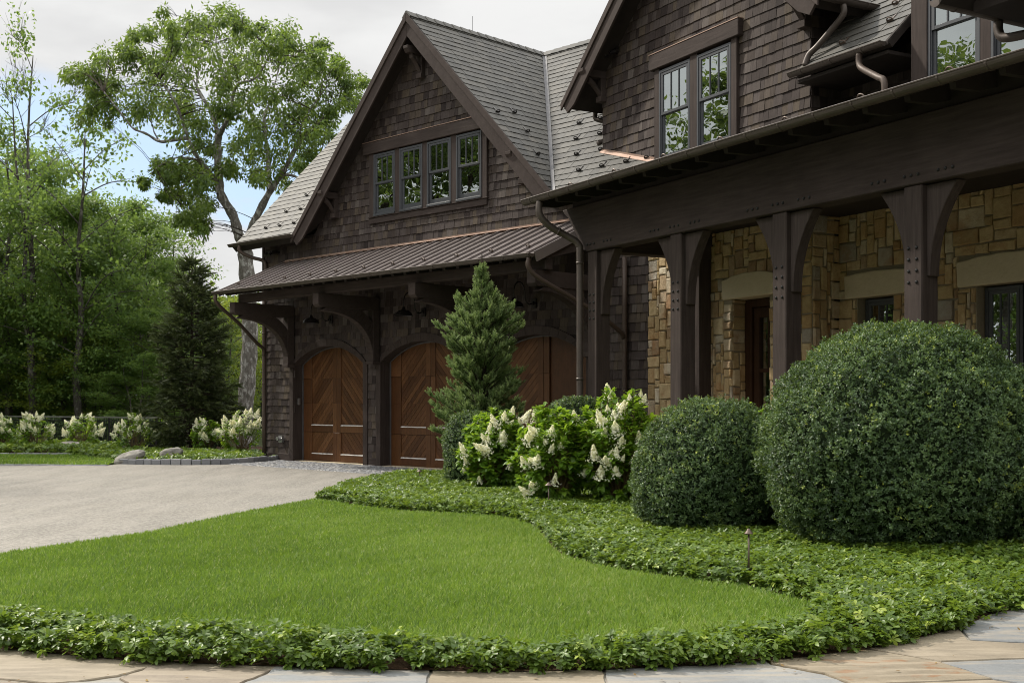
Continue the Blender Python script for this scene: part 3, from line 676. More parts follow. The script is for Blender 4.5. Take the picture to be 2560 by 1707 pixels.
# entry door in its deep reveal
mb = MB(); o0, o1 = -.40, -.31
mb.box(P, 2.42, 2.60, o0, o1 + .05, .6, 3.235); mb.box(P, 3.28, 3.36, o0, o1 + .05, .6, 3.235); mb.box(P, 2.60, 3.28, o0, o1 + .05, 3.10, 3.235)
for a, b, c, d in ((2.605, 2.74, .6, 3.09), (3.18, 3.275, .6, 3.09), (2.74, 3.18, 2.92, 3.09), (2.74, 3.18, 2.0, 2.06), (2.74, 3.18, .6, .95), (2.945, 2.975, 2.06, 2.92)): mb.box(P, a, b, o0, o1, c, d)
ed = bevel(mb.build('entry_door', 'entry_wood', house), .006)
for c, d in ((.95, 2.0), (2.06, 2.92)):
    m = MB(); m.face([P.p(x, -.36, z) for x, z in ((2.74, c), (3.18, c), (3.18, d), (2.74, d))]); m.build('pane', 'glass', ed)
window(P, 4.76, 5.44, .92, 3.08, BO - .22); window(P, 6.99, 7.60, .92, 3.08, BO - .22); window(P, 7.62, 8.23, .92, 3.08, BO - .22)

# porch: posts, braces, beam, ceiling, roof
OF = 2.50
mbolt = None
def bolt(F, t, o, z, parent):
    global mbolt
    if mbolt is None:
        m = MB(); m.lathe((0, 0, 0), [(.020, 0), (.020, .006), (.013, .014), (.0, .017)], 8)
        b = m.build('bolt', 'iron'); mbolt = b.data; bpy.data.objects.remove(b)
    o_ = bpy.data.objects.new('bolt', mbolt); COL.objects.link(o_); o_.parent = parent
    M = Matrix((F.u, F.v, F.n)).transposed(); o_.matrix_local = Matrix.Translation(F.p(t, o, z) - WLOC[parent.name]) @ M.to_4x4()
mb = MB(); mb.prism(P, [(1.80, 3.96), (13.2, 3.96), (13.2, 4.74), (1.02, 4.74), (1.10, 4.66), (1.22, 4.58), (1.38, 4.38), (1.52, 4.22), (1.60, 4.08), (1.66, 4.00)], OF - .26, OF + .025, .2)
beam = bevel(mb.build('porch_beam', 'timber_level', house), .012)
for i, s0 in enumerate((1.785, 4.035, 6.265, 8.495, 10.73)):
    m = MB(); m.box(P, s0, s0 + .265, OF - .265, OF, 0, 3.958)
    po = bevel(m.build('porch_post', 'timber_upright', house), .012)
    for sg in ((1,) if i == 0 else (-1, 1)):
        x = s0 + (.265 if sg > 0 else 0); n = 10
        cv = [(x + sg * (.05 + .37 * (1 - math.sqrt(max(0, 1 - u * u)))) if False else x + sg * (.045 + .385 * u ** 2.2), 2.92 + 1.03 * u) for u in [k / n for k in range(n + 1)]]
        poly = [(x, 2.92)] + cv + [(x, 3.95)]
        m = MB(); m.prism(P, poly if sg > 0 else poly[::-1], OF - .235, OF - .075, .7); bevel(m.build('brace', 'timber_upright', po), .008)
    if i < 4:
        for c, zz in ((-.36, 0), (.135, .0), (.62, 0)):
            if i == 0 and c < 0: continue
            for q in (-.10, 0, .10): bolt(P, s0 + c + q, OF + .026, 4.07, beam)
        for q in (.075, .19):
            for z in (2.86, 2.99, 3.12, 3.25): bolt(P, s0 + q, OF + .001, z, po)
mb = MB(); mb.box(P, 1.63, 1.90, .04, .30, 0, 4.4); bevel(mb.build('wall_post', 'timber_upright', house), .01)
mb = MB(); mb.box(P, 1.62, 1.91, .0, OF - .265, 3.97, 4.40); bevel(mb.build('cross_beam', 'timber_level', house), .01)
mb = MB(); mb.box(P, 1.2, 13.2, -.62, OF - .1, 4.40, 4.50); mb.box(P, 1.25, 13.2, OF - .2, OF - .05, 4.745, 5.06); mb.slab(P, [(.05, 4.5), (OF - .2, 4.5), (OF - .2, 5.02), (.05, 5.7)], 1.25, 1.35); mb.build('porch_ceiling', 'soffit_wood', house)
mb = MB(); mb.box(P, 1.2, 13, 0.05, OF + .05, 0, .16); mb.build('porch_floor', 'mortar', house)
PK = (5.78 - 4.86) / 3.2; pl = math.hypot(1, PK); PV = (-P.n + Vector((0, 0, PK))) / pl; PN = (P.n * PK + Vector((0, 0, 1))) / pl
PF = Frame(P.p(0, 3.17, 4.87), P.u, PN, PV); pv = 3.17 * pl
pr_ = slate_roof(PF, [(.98, 0), (13.2, 0), (13.2, pv), (.98, pv)], 'porch_roof', .07)
k = 1.15
while k < 13:
    m = MB(); m.slab(PF, [(-.24, .42), (-.24, 1.2), (-.072, 1.2), (-.072, .06), (-.15, .06)], k - .04, k + .04); m.build('rafter', 'soffit_wood', pr_); k += .61
for t_ in (2.1, 3.35, 4.6, 5.85, 7.1, 8.35, 9.6): snow_guard(PF, t_, .16, 'light_bronze', pr_, 1.0)
gutter(P.p(1.02, 3.24, 4.845), P.p(13.2, 3.24, 4.845), .085, .60)
pipe([P.p(1.50, 3.24, 4.77), P.p(1.50, 3.24, 4.55), P.p(1.54, 3.06, 4.36), P.p(1.62, 2.80, 4.22), P.p(1.70, 2.62, 4.08), P.p(1.71, 2.60, 3.8), P.p(1.71, 2.60, 2.2), P.p(1.71, 2.60, .05)], .056, 'aged_copper',
     bands=[(P.p(1.71, 2.60, 3.78), P.p(1.71, 2.6, 3.6)), (P.p(1.71, 2.60, 1.88), P.p(1.71, 2.6, 1.7)), (P.p(1.58, 2.93, 4.29), P.p(1.62, 2.80, 4.22))], k=6)

# upper storey: second gable with its pair of windows, recess and window bay
C2, H2, E2, K2, O2 = 1.38, 3.62, 7.50, .90, .50; A2 = E2 + H2 * K2
mb = MB(); mb.prism(P, [(-1.55, 4.45), (4.31, 4.45), (4.31, 7.9), (C2, A2 - .36), (-1.55, 7.9)], -.3, -.004); mb.box(P, 4.0, 4.31, -4, -.3, 4.45, 7.8); mb.box(P, -1.55, -1.3, -1.1, -.3, 4.45, 7.6)
mb.box(P, 4.31, 6.6, -1.0, -.62, 4.45, 7.2); mb.box(P, 6.35, 12.5, -.3, -.004, 4.45, 9.6); mb.build('sheathing', 'soffit_wood', house)
mb = MB(); shingles(mb, P, [(-1.55, 5.55), (4.31, 5.55), (4.31, 7.98), (C2, A2 - .2), (-1.55, 7.98)], .178, .09, .22, hole=lambda t, z: .32 < t < 2.58 and z < 7.75)
S2 = Frame(P.p(4.31, 0, 0), -P.n, P.u, (0, 0, 1)); shingles(mb, S2, [(0, 5.55), (.62, 5.55), (.62, 7.6), (0, 7.6)], .178, .09, .2)
shingles(mb, P, [(4.33, 5.55), (6.42, 5.55), (6.42, 7.2), (4.33, 7.2)], .178, .09, .22, ob=-.615); mb.build('shingle_wall', 'shingle_wood', house)
for a, b in ((.43, 1.35), (1.55, 2.47)): window(P, a, b, 5.88, 7.57, 0., 6.77)
mb = MB()
for a, b in ((.28, .43), (1.35, 1.55), (2.47, 2.62)): mb.box(P, a, b, 0, .08, 5.6, 7.615)
bevel(mb.build('window_casing', 'timber_upright', house), .005)
mb = MB(); mb.box(P, .18, 2.72, 0, .13, 7.617, 7.90); bevel(mb.build('window_header', 'timber_level', house), .01)
mb = MB(); mb.box(P, .18, 2.72, 0, .138, 7.902, 7.916); mb.build('copper_flashing', 'bright_copper', house)
ls2 = math.hypot(1, K2); sl2 = H2 * ls2
G2L = Frame(P.p(C2 - H2, O2, E2), P.n, (-P.u * K2 + Vector((0, 0, 1))) / ls2, (P.u + Vector((0, 0, K2))) / ls2)
G2R = Frame(P.p(C2 + H2, O2, E2), -P.n, (P.u * K2 + Vector((0, 0, 1))) / ls2, (-P.u + Vector((0, 0, K2))) / ls2)
slate_roof(G2L, [(-7, 0), (0, 0), (0, sl2), (-7, sl2)]); slate_roof(G2R, [(0, 0), (7, 0), (7, sl2), (0, sl2)])
bargeboards(P, C2, H2, E2 - .02, K2, O2 + .02)
bracket(P, -1.50, 8.03, O2, .5); bracket(P, 4.24, 7.92, O2, .5)
gutter(P.p(C2 - H2 - .06, O2, 7.52), P.p(C2 - H2 - .06, -1.4, 7.52), .07)
gutter(P.p(C2 + H2 + .06, O2, 7.52), P.p(C2 + H2 + .06, -.75, 7.52), .075)
pipe([P.p(C2 - H2 - .04, -.3, 7.46), P.p(C2 - H2 - .04, -.3, 7.3), P.p(-2.0, -.42, 7.2), P.p(-1.72, -.55, 7.15), P.p(-1.62, -.6, 7.0)], .048, 'aged_copper')
pipe([P.p(-1.62, -.10, 6.72), P.p(-1.62, .02, 6.66), P.p(-1.62, .08, 6.64)], .048, 'aged_copper')
pipe([P.p(C2 + H2 + .05, .05, 7.45), P.p(C2 + H2 + .05, .05, 7.30), P.p(4.86, .10, 7.12), P.p(4.62, .16, 6.92), P.p(4.48, .2, 6.82), P.p(4.43, .24, 6.66)], .048, 'aged_copper')
mb = MB(); mb.box(P, -1.2, -.95, .03, .09, 8.28, 8.36)
for q in (-1.18, -1.0): mb.tube([P.p(q, .08, 8.30), P.p(q - .02, .20, 8.24)], .042, 10)
mb.build('flood_light', 'dark_bronze', house)
# copper step flashing where the garage roof dies into the gable wall
def on_main(s, o=.03):
    w = P.p(s, o, 0); d = w - G.o; t_ = d.dot(G.u); oo = d.dot(G.n); return EZ + (FR - oo) * KR
mb = MB(); pts_ = [(-1.55, on_main(-1.55)), (.26, on_main(.26))]
mb.prism(P, [(pts_[0][0], pts_[0][1] - .05), (pts_[1][0], pts_[1][1] - .05), (pts_[1][0], pts_[1][1] + .07), (pts_[0][0], pts_[0][1] + .05)], .028, .036)
a0, a1 = P.p(-1.55, .03, on_main(-1.55) + .03), P.p(.26, .03, on_main(.26) + .03); b0, b1 = P.p(-1.55, .09, on_main(-1.55, .09) + .03), P.p(.26, .09, on_main(.26, .09) + .03)
mb.ring([a0, b0, b1, a1], [x - Vector((0, 0, .006)) for x in (a0, b0, b1, a1)]); mb.build('copper_flashing', 'bright_copper', house)
# small slate roof in the recess, its gutter and pipe
RK = 1.0; rl = math.sqrt(2); HV = (-P.n + Vector((0, 0, 1))) / rl; HN = (P.n + Vector((0, 0, 1))) / rl
HF = Frame(P.p(0, .34, 6.55), P.u, HN, HV)
hr = slate_roof(HF, [(4.33, 0), (6.22, 0), (6.22, 3.2), (4.33, 3.2)], 'roof', .10)
for t_, v_ in ((5.05, .42), (5.85, .62), (5.6, 1.15)): snow_guard(HF, t_, v_, 'light_bronze', hr)
mb = MB(); mb.slab(P, [(.36, 6.50), (.36, 6.56), (-.6, 7.5), (-.6, 7.2)], 6.17, 6.22); mb.box(P, 4.33, 6.17, -.62, .30, 6.40, 6.45); mb.build('soffit', 'soffit_wood', house)
gutter(P.p(4.28, .40, 6.55), P.p(6.18, .40, 6.55), .065, .62)
pipe([P.p(5.72, .40, 6.49), P.p(5.72, .40, 6.36), P.p(5.82, .44, 6.25), P.p(6.22, .55, 6.02), P.p(6.36, .58, 5.93), P.p(6.38, .58, 5.70)], .046)
mb = MB(); mb.box(P, 6.40, 6.68, 0, .10, 5.55, 8.6); mb.box(P, 7.55, 7.72, 0, .08, 5.55, 8.6); mb.box(P, 8.62, 8.8, 0, .08, 5.55, 8.6); mb.box(P, 8.8, 12.3, 0, .03, 5.55, 9.4); bevel(mb.build('window_casing', 'timber_upright', house), .005)
window(P, 6.68, 7.55, 5.80, 8.1, 0., 6.62); window(P, 7.72, 8.62, 5.80, 8.1, 0., 6.62)
# lower right-hand gable over the entry: only the tip of its eave comes into view
gutter(P.p(8.62, 2.12, 6.13), P.p(8.62, .03, 6.13), .085, .7)
pipe([P.p(8.62, 1.05, 6.05), P.p(8.62, 1.05, 5.93), P.p(8.70, 1.05, 5.83), P.p(9.0, 1.02, 5.80), P.p(9.4, 1.0, 5.78)], .056, 'aged_copper')
mb = MB(); mb.prism(P, [(8.70, 6.06), (12.2, 9.2), (12.2, 9.42), (8.66, 6.24)], .03, 2.15); mb.prism(P, [(8.8, 6.0), (12.2, 6.0), (12.2, 9.15), (8.8, 6.1)], .03, 1.7)
mb.build('entry_gable', 'soffit_wood', house)

# gooseneck lamps over the doors
for t_, lab, zt in ((1.56, 'black gooseneck barn lamp on shingles above the leftmost garage door', 3.52), (5.05, 'black gooseneck barn lamp above the middle garage door, left of the spruce', 3.52), (8.5, 'black gooseneck barn lamp above the garage door nearest the porch', 3.52)):
    L_ = thing('wall_lamp', G.p(t_, .03, zt), lab, 'lamp', 'gooseneck lamps above the garage doors')
    m = MB(); m.box(G, t_ - .065, t_ + .065, .024, .055, zt - .1, zt + .1); m.tube([G.p(t_, .055, zt), G.p(t_, .10, zt)], .04, 12); bevel(m.build('wall_plate', 'dark_bronze', L_), .006)
    sh_ = G.p(t_, .62, 3.46)
    m = MB(); m.tube(smoothpath([G.p(t_, .08, zt), G.p(t_, .20, zt - .03), G.p(t_, .29, zt + .06), G.p(t_, .31, zt + .24), G.p(t_, .38, zt + .37), G.p(t_, .47, zt + .41), G.p(t_, .56, zt + .37), G.p(t_, .62, zt + .24), G.p(t_, .62, 3.58)], 5), .013, 8); m.build('gooseneck', 'dark_bronze', L_, smooth=True)
    m = MB(); m.lathe(sh_, [(.0, .15), (.035, .15), (.04, .10), (.055, .085), (.13, .06), (.185, .01), (.20, -.045), (.215, -.055), (.20, -.048), (.18, .005), (.125, .05), (.0, .07)], 28); m.build('shade', 'dark_bronze', L_, smooth=True)
    m = MB(); m.lathe(sh_, [(.0, .06), (.025, .05), (.035, .01), (.02, -.025), (0, -.03)], 12); m.build('bulb', 'light_bronze', L_, smooth=True)
# ------------------------------------------------------------------ ground
def sheet(name, pts, z, mat, sub=None):
    m = MB(); m.face([Vector((x, y, z)) for x, y in pts]); o = m.build(name, mat); return tag(o, kind='structure')
sheet('ground', [(-500, -200), (500, -200), (500, 900), (-500, 900)], -.03, 'forest_floor')
def gxy(t, o): p = G.p(t, o, 0); return (p.x, p.y)
def pxy(s, o): p = P.p(s, o, 0); return (p.x, p.y)
LAWN_EDGE = [px(-700, 1484), px(-300, 1430), px(0, 1389), px(190, 1361), px(381, 1332), px(520, 1304), px(658, 1275), px(730, 1261), px(786, 1251)]
BED_IN = [px(786, 1250), px(871, 1264), px(1001, 1280), px(1130, 1287), px(1230, 1294), px(1290, 1304), px(1330, 1318), px(1354, 1338), px(1372, 1364), px(1400, 1388), px(1481, 1414), px(1606, 1438), px(1743, 1457), px(1868, 1472), px(1955, 1494), px(2031, 1513)]
STRIP_IN = [px(2031, 1513, .0), px(2010, 1533, .13), px(1824, 1553, .14), px(1715, 1570, .14), px(1498, 1582, .14), px(1280, 1592, .14), px(1001, 1573, .14), px(669, 1562, .14), px(479, 1551, .14), px(305, 1536, .14), px(163, 1524, .14), px(0, 1512, .14), px(-300, 1492, .14), px(-700, 1480, .14)]
FRONT = [px(-700, 1545), px(-300, 1588), px(0, 1619), px(163, 1633), px(326, 1648), px(598, 1659), px(925, 1670), px(1280, 1676), px(1514, 1670), px(1770, 1659), px(2004, 1640), px(2205, 1613), px(2401, 1567), px(2477, 1532), px(2560, 1518), px(2750, 1480), px(3000, 1440)]
BED_OUT = [px(786, 1250), px(840, 1228), px(892, 1212), px(960, 1199), px(1034, 1188), gxy(7.4, 1.95), gxy(8.6, 1.6), gxy(10.2, 1.1), gxy(10.9, .2), pxy(1.3, .5), pxy(1.3, 2.7), pxy(13, 2.7)]
DRIVE = [(-60, 4), (-12, 4)] + [(x - .02, y - .02) for x, y in LAWN_EDGE] + BED_OUT[1:5] + [gxy(7.4, 1.9), gxy(-2.0, 1.9), px(640, 1154), px(544, 1159), px(462, 1160), px(303, 1158), px(267, 1161.5), px(130, 1161), px(0, 1160.5), (-17, 29.0), (-60, 31)]
sheet('driveway', DRIVE, -.012, 'gravel')
lawn_poly = LAWN_EDGE + BED_IN[1:] + STRIP_IN[1:]
sheet('lawn', lawn_poly, -.006, 'turf_soil')
bed_poly = FRONT + [pxy(13, 2.7)] + BED_OUT[::-1][1:-1] + BED_IN + STRIP_IN[1:]
sheet('planting_bed', bed_poly, -.002, 'mulch')
# flagstone path in the foreground
m = MB(); m.face([Vector((x, y, -.020)) for x, y in [(-12, 2), (20, 2), (20, 15)] + [(x, y + .12) for x, y in FRONT[::-1]]]); mj = m.build('path_bed', 'joint_sand'); tag(mj, kind='structure')
ST = [(.20, [(-300, 1540), (380, 1560), (384, 1659), (352, 1667), (292, 1683), (190, 1697), (125, 1702), (0, 1690), (-300, 1680)]),
 (.34, [(-300, 1684), (0, 1694), (125, 1706), (108, 1780), (-300, 1790)]),
 (.72, [(132, 1706), (190, 1701), (298, 1697), (324, 1709), (345, 1790), (112, 1790)]),
 (.42, [(389, 1650), (704, 1640), (702, 1660), (660, 1677), (600, 1701), (568, 1721), (560, 1800), (350, 1800), (331, 1707), (306, 1694), (300, 1687), (357, 1671)]),
 (.80, [(708, 1640), (1078, 1640), (1073, 1678), (1062, 1707), (1056, 1800), (565, 1800), (574, 1724), (605, 1705), (666, 1681)]),
 (.10, [(1083, 1640), (1503, 1640), (1507, 1674), (1515, 1707), (1518, 1800), (1061, 1800), (1067, 1708), (1078, 1678)]),
 (.93, [(1508, 1640), (1894, 1628), (1926, 1657), (2058, 1681), (2128, 1707), (2142, 1800), (1523, 1800), (1520, 1707), (1512, 1674)]),
 (.05, [(1899, 1626), (2012, 1596), (2215, 1627), (2348, 1650), (2480, 1692), (2330, 1698), (2134, 1706), (2063, 1677), (1931, 1654)]),
 (.26, [(2017, 1590), (2380, 1552), (2422, 1597), (2560, 1604), (2700, 1606), (2700, 1636), (2560, 1640), (2350, 1647), (2220, 1624)]),
 (.66, [(2353, 1650), (2560, 1643), (2800, 1636), (2800, 1722), (2620, 1716), (2486, 1691)]),
 (.60, [(2384, 1549), (2700, 1440), (2950, 1480), (2800, 1601), (2564, 1601), (2426, 1594)]),
 (.30, [(2138, 1709), (2330, 1701), (2482, 1695), (2620, 1720), (2800, 1726), (2800, 1810), (2147, 1810)]),
 (.55, [(2700, 1430), (3300, 1330), (3300, 1480), (2955, 1476)]), (.15, [(2830, 1600), (2970, 1486), (3300, 1486), (3300, 1700), (2830, 1700)]),
 (.75, [(-900, 1500), (-305, 1538), (-305, 1780), (-900, 1700)])]
m = MB()
for tn, pg in ST:
    pg = [px(a, b) for a, b in pg]; q = []
    for i, (x, y) in enumerate(pg):                                        # slightly worn outline
        x2, y2 = pg[(i + 1) % len(pg)]
        for k in range(4):
            u = k / 4; q.append((x + (x2 - x) * u + random.uniform(-.006, .006), y + (y2 - y) * u + random.uniform(-.006, .006)))
    A = sum(q[i - 1][0] * q[i][1] - q[i][0] * q[i - 1][1] for i in range(len(q)))
    if A < 0: q = q[::-1]
    h = random.uniform(-.010, -.005); cx = sum(x for x, y in q) / len(q); cy = sum(y for x, y in q) / len(q)
    top = [Vector((cx + (x - cx) * .994, cy + (y - cy) * .992, h)) for x, y in q]; mid = [Vector((x, y, h - .006)) for x, y in q]; bot = [Vector((x, y, -.04)) for x, y in q]
    m.face(top, tn); m.ring(top, mid, tn, cap=False); m.ring(mid, bot, tn, cap=False)
tag(m.build('flagstone_path', 'flagstone'), kind='structure')
# cobbled apron before the garage doors
sheet('apron_bed', [gxy(-2.1, 0), gxy(11, 0), gxy(11, 2.0), gxy(-2.1, 2.0)], -.010, 'joint_sand')
m = MB(); o = .02; row = 0
while o < 1.9:
    tt = -2.05 + (row % 2) * .06
    while tt < 9.6:
        w = random.uniform(.10, .15); d = .108; h = random.uniform(.002, .012); e = .012; tn = random.random()
        lim = 10.9
        if tt < lim:
            b = [(tt, o), (tt + w - .012, o), (tt + w - .012, o + d - .010), (tt, o + d - .010)]
            tpp = [(b[0][0] + e, b[0][1] + e), (b[1][0] - e, b[1][1] + e), (b[2][0] - e, b[2][1] - e), (b[3][0] + e, b[3][1] - e)]
            A = [G.p(x, y, h) for x, y in tpp]; Bq = [G.p(x, y, h - .02) for x, y in b]; m.face(A, tn); m.ring(A, Bq, tn, cap=False)
        tt += w
    o += .108; row += 1
tag(m.build('cobble_apron', 'cobble'), kind='structure')
m = MB(); m.box(G, -.04, 9.94, -.33, .0, -.02, .012); tag(m.build('door_threshold', 'lintel_stone'), kind='structure')
# island bed left of the garage, its stone edging, the far strip of lawn
KERB = [px(303, 1158.2), px(380, 1159.6), px(462, 1160.2), px(544, 1159.2), px(600, 1156.8), px(640, 1154.2), px(680, 1150.5), px(723, 1146.5)]
sheet('planting_bed', KERB + [gxy(-1.45, .0), gxy(-1.45, -6), (-9, 41), (-26, 41), (-26, 35.0), px(0, 1136.5), px(280, 1138.5), px(300, 1150)], -.004, 'mulch')
LAWN2 = [(-26, 35.2), px(0, 1136.5), px(150, 1137), px(290, 1138.8), px(300, 1150), px(267, 1162), px(130, 1161.3), px(0, 1160.8), (-17, 28.6), (-26, 29.2)]
sheet('lawn', LAWN2, -.001, 'turf_soil')
def kerbstones(path, w, d, h, name='kerb', mat='cobble'):
    m = MB(); pts = smoothpath([Vector((x, y, 0)) for x, y in path], 8); acc = 0; i = 0; pos = pts[0].copy()
    for a, b in zip(pts, pts[1:]):
        L = (b - a).length; u = (b - a) / L; n = Vector((-u.y, u.x, 0)); k = acc
        while k < L:
            ww = w * random.uniform(.8, 1.15); c = a + u * k; F = Frame(c, u, n, (0, 0, 1)); e = .012; hh = h * random.uniform(.85, 1.1); tn = random.random() * .7
            b0 = [(0, -d / 2), (ww - .015, -d / 2), (ww - .015, d / 2), (0, d / 2)]; t0_ = [(e, -d / 2 + e), (ww - .015 - e, -d / 2 + e), (ww - .015 - e, d / 2 - e), (e, d / 2 - e)]
            A = [F.p(x, y, hh) for x, y in t0_]; B_ = [F.p(x, y, hh - .015) for x, y in b0]; C_ = [F.p(x, y, -.03) for x, y in b0]
            m.face(A, tn); m.ring(A, B_, tn, cap=False); m.ring(B_, C_, tn, cap=False); k += ww
        acc = k - L
    return tag(m.build(name, mat), kind='structure')
kerbstones(KERB, .24, .14, .12); kerbstones([(-24, 35.1), px(0, 1136.3), px(150, 1136.8), px(292, 1138.5)], .25, .12, .05)
kerbstones([(-24, 28.9), px(0, 1161.2), px(130, 1161.8), px(262, 1162.2)], .22, .12, .012)
# ------------------------------------------------------------------ grass and ground cover
def scatter(poly, dens, near=None):
    xs = [p[0] for p in poly]; ys = [p[1] for p in poly]; n = int((max(xs) - min(xs)) * (max(ys) - min(ys)) * dens)
    X = rng.uniform(min(xs), max(xs), n); Y = rng.uniform(min(ys), max(ys), n); m = inpoly(X, Y, poly); return X[m], Y[m]
def view_ok(X, Y, margin=1.0):                                              # keep what the photograph's side of the place can see, with room to step aside
    return (np.abs(X) < Y * .46 + margin + 1.2) & (Y > 5)
def grass(name, poly, d0, label, h=.060, w=.0078, zb=0.):
    X, Y = scatter(poly, d0); m = view_ok(X, Y); X, Y = X[m], Y[m]
    keep = rng.random(len(X)) < np.clip(9.5 / Y, .2, 1) ** 1.15; X, Y = X[keep], Y[keep]; n = len(X); far = np.clip(Y / 9.5, 1, 4)
    H = h * rng.uniform(.6, 1.25, n) * (1 + .22 * wav(X, Y, 2.4, 3)); a = rng.uniform(0, 6.283, n)
    lean = rng.uniform(.1, .75, n); wind = wav(X, Y, 1.1, 9) * .25
    D = np.stack([np.cos(a) * lean + wind, np.sin(a) * lean, np.ones(n)], 1); b = a + rng.normal(0, .5, n)
    N = np.stack([np.cos(b), np.sin(b), np.zeros(n) - .1], 1)
    L = Leaves(); P0 = np.stack([X, Y, np.full(n, zb - .004)], 1)
    tn = np.clip(.45 + .26 * wav(X, Y, .9, 87) + .14 * wav(X, Y, 3.0, 4) + .14 * wav(X, Y, 9, 5) + rng.normal(0, .25, n), 0, .93); straw = rng.random(n) < .035; tn[straw] = 1  # broad tone seeded darker leftward paints in soft tree shade; finer patches are natural
    L.add(P0, D, -N, H, w * far ** .85 * rng.uniform(.7, 1.3, n), prof=((.04, .8), (.5, 1.)), droop=rng.uniform(.05, .45, n), fold=0, tint=tn)
    return tag(L.build(name, 'grass_blade'), label, 'grass', kind='stuff')
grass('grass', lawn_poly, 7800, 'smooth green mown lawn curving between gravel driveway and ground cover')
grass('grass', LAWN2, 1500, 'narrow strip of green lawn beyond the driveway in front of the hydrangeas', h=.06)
LEAF6 = ((.12, .35), (.42, .82), (.68, 1.), (.88, .62))
def rosettes(L, X, Y, Z, n_leaf, ll, spread=.35, up=(.15, .9), tn0=None, sc=None):
    n = len(X); sc = np.ones(n) if sc is None else sc
    ax = nrm(np.stack([rng.normal(0, spread, n), rng.normal(0, spread, n), np.ones(n)], 1)); ref = nrm(np.cross(ax, rdir(n))); w = np.cross(ax, ref)
    base = rng.random(n) * 6.283; tn0 = rng.random(n) if tn0 is None else tn0
    for k in range(n_leaf):
        a = base + 6.283 * k / n_leaf * (1 if k < 5 else .93) + rng.normal(0, .25, n); e = rng.uniform(up[0], up[1], n) * (1 if k < n_leaf * .65 else 1.9)
        D = ref * np.cos(a)[:, None] + w * np.sin(a)[:, None] + ax * e[:, None]
        P0 = np.stack([X, Y, Z], 1) + ax * (rng.uniform(-.012, .012, n) * sc)[:, None]
        N = ax + rdir(n) * .25
        L.add(P0, D, N, ll * sc * rng.uniform(.7, 1.15, n), ll * sc * .52 * rng.uniform(.8, 1.15, n), prof=LEAF6[1:], droop=rng.uniform(.05, .45, n), fold=.16,
              tint=np.clip(tn0 + rng.normal(0, .08, n), 0, 1), crease=True)
BUMPS = ((3.88, 11.8, .07, 2.6), (5.3, 11.2, .07, 1.5))
def bump(X, Y): return sum(h * np.exp(-((X - a) ** 2 + (Y - b) ** 2) / k) for a, b, h, k in BUMPS)
def pachysandra(name, poly, dens, label, hmax=.15, ll=.049, mulch_edge=True):
    X, Y = scatter(poly, dens); m = view_ok(X, Y, 1.5); X, Y = X[m], Y[m]
    d = distpoly(X, Y, poly); k = rng.random(len(X)) < np.clip(d / .03, .6, 1); X, Y, d = X[k], Y[k], d[k]
    ed = np.tile(d < .12, 1); X, Y, d = np.concatenate([X, X[ed]]), np.concatenate([Y, Y[ed] + rng.normal(0, .02, ed.sum())]), np.concatenate([d, d[ed]])
    n = len(X); hh = hmax * np.clip(.62 + d / .22, 0, 1) * (1 + .16 * wav(X, Y, 3.2, 2) + .10 * wav(X, Y, 8, 6))
    lay = rng.random(n); Z = hh * np.where(lay < .62, rng.uniform(.82, 1.12, n), rng.uniform(.3, .8, n))
    low = (d < .19) & (rng.random(n) < .75); Z = np.where(low, rng.uniform(.015, .13, n) * hmax / .165, Z) + bump(X, Y)
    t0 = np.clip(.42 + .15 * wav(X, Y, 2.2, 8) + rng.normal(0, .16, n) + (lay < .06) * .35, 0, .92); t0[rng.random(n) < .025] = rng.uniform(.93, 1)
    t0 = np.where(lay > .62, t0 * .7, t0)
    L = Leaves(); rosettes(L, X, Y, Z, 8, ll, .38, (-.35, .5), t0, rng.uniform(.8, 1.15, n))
    return tag(L.build(name, 'pachysandra_leaf', smooth=True), label, 'ground cover', kind='stuff')
gc_poly = [(x, y - .075) for x, y in FRONT] + [pxy(12.5, 2.9), pxy(1.2, 2.9), gxy(10.2, .9), gxy(9.0, 1.4)] + BED_OUT[5:0:-1] + [(x + .03, y) for x, y in BED_IN] + STRIP_IN[1:]
pachysandra('ground_cover', [(x, y) for x, y in gc_poly], 600, 'dense glossy pachysandra ground cover sweeping round the front lawn to the flagstones', .145)
isl = KERB[:] + [gxy(-1.5, .1), gxy(-1.5, -2.0), (-11.5, 36.0), (-13.2, 34.6), px(300, 1150)]
pachysandra('ground_cover', [(x, y + .06) for x, y in isl], 70, 'low dark green ground cover in the stone edged island bed beside the garage', .14, .095)
far_bed = [(-24, 35.3), px(0, 1135.5), px(150, 1136), px(290, 1137.6), (-12.0, 36.4), (-13, 39), (-24, 42)]
pachysandra('ground_cover', far_bed, 45, 'loose green ground cover under the far hydrangeas along the fence', .22, .12)

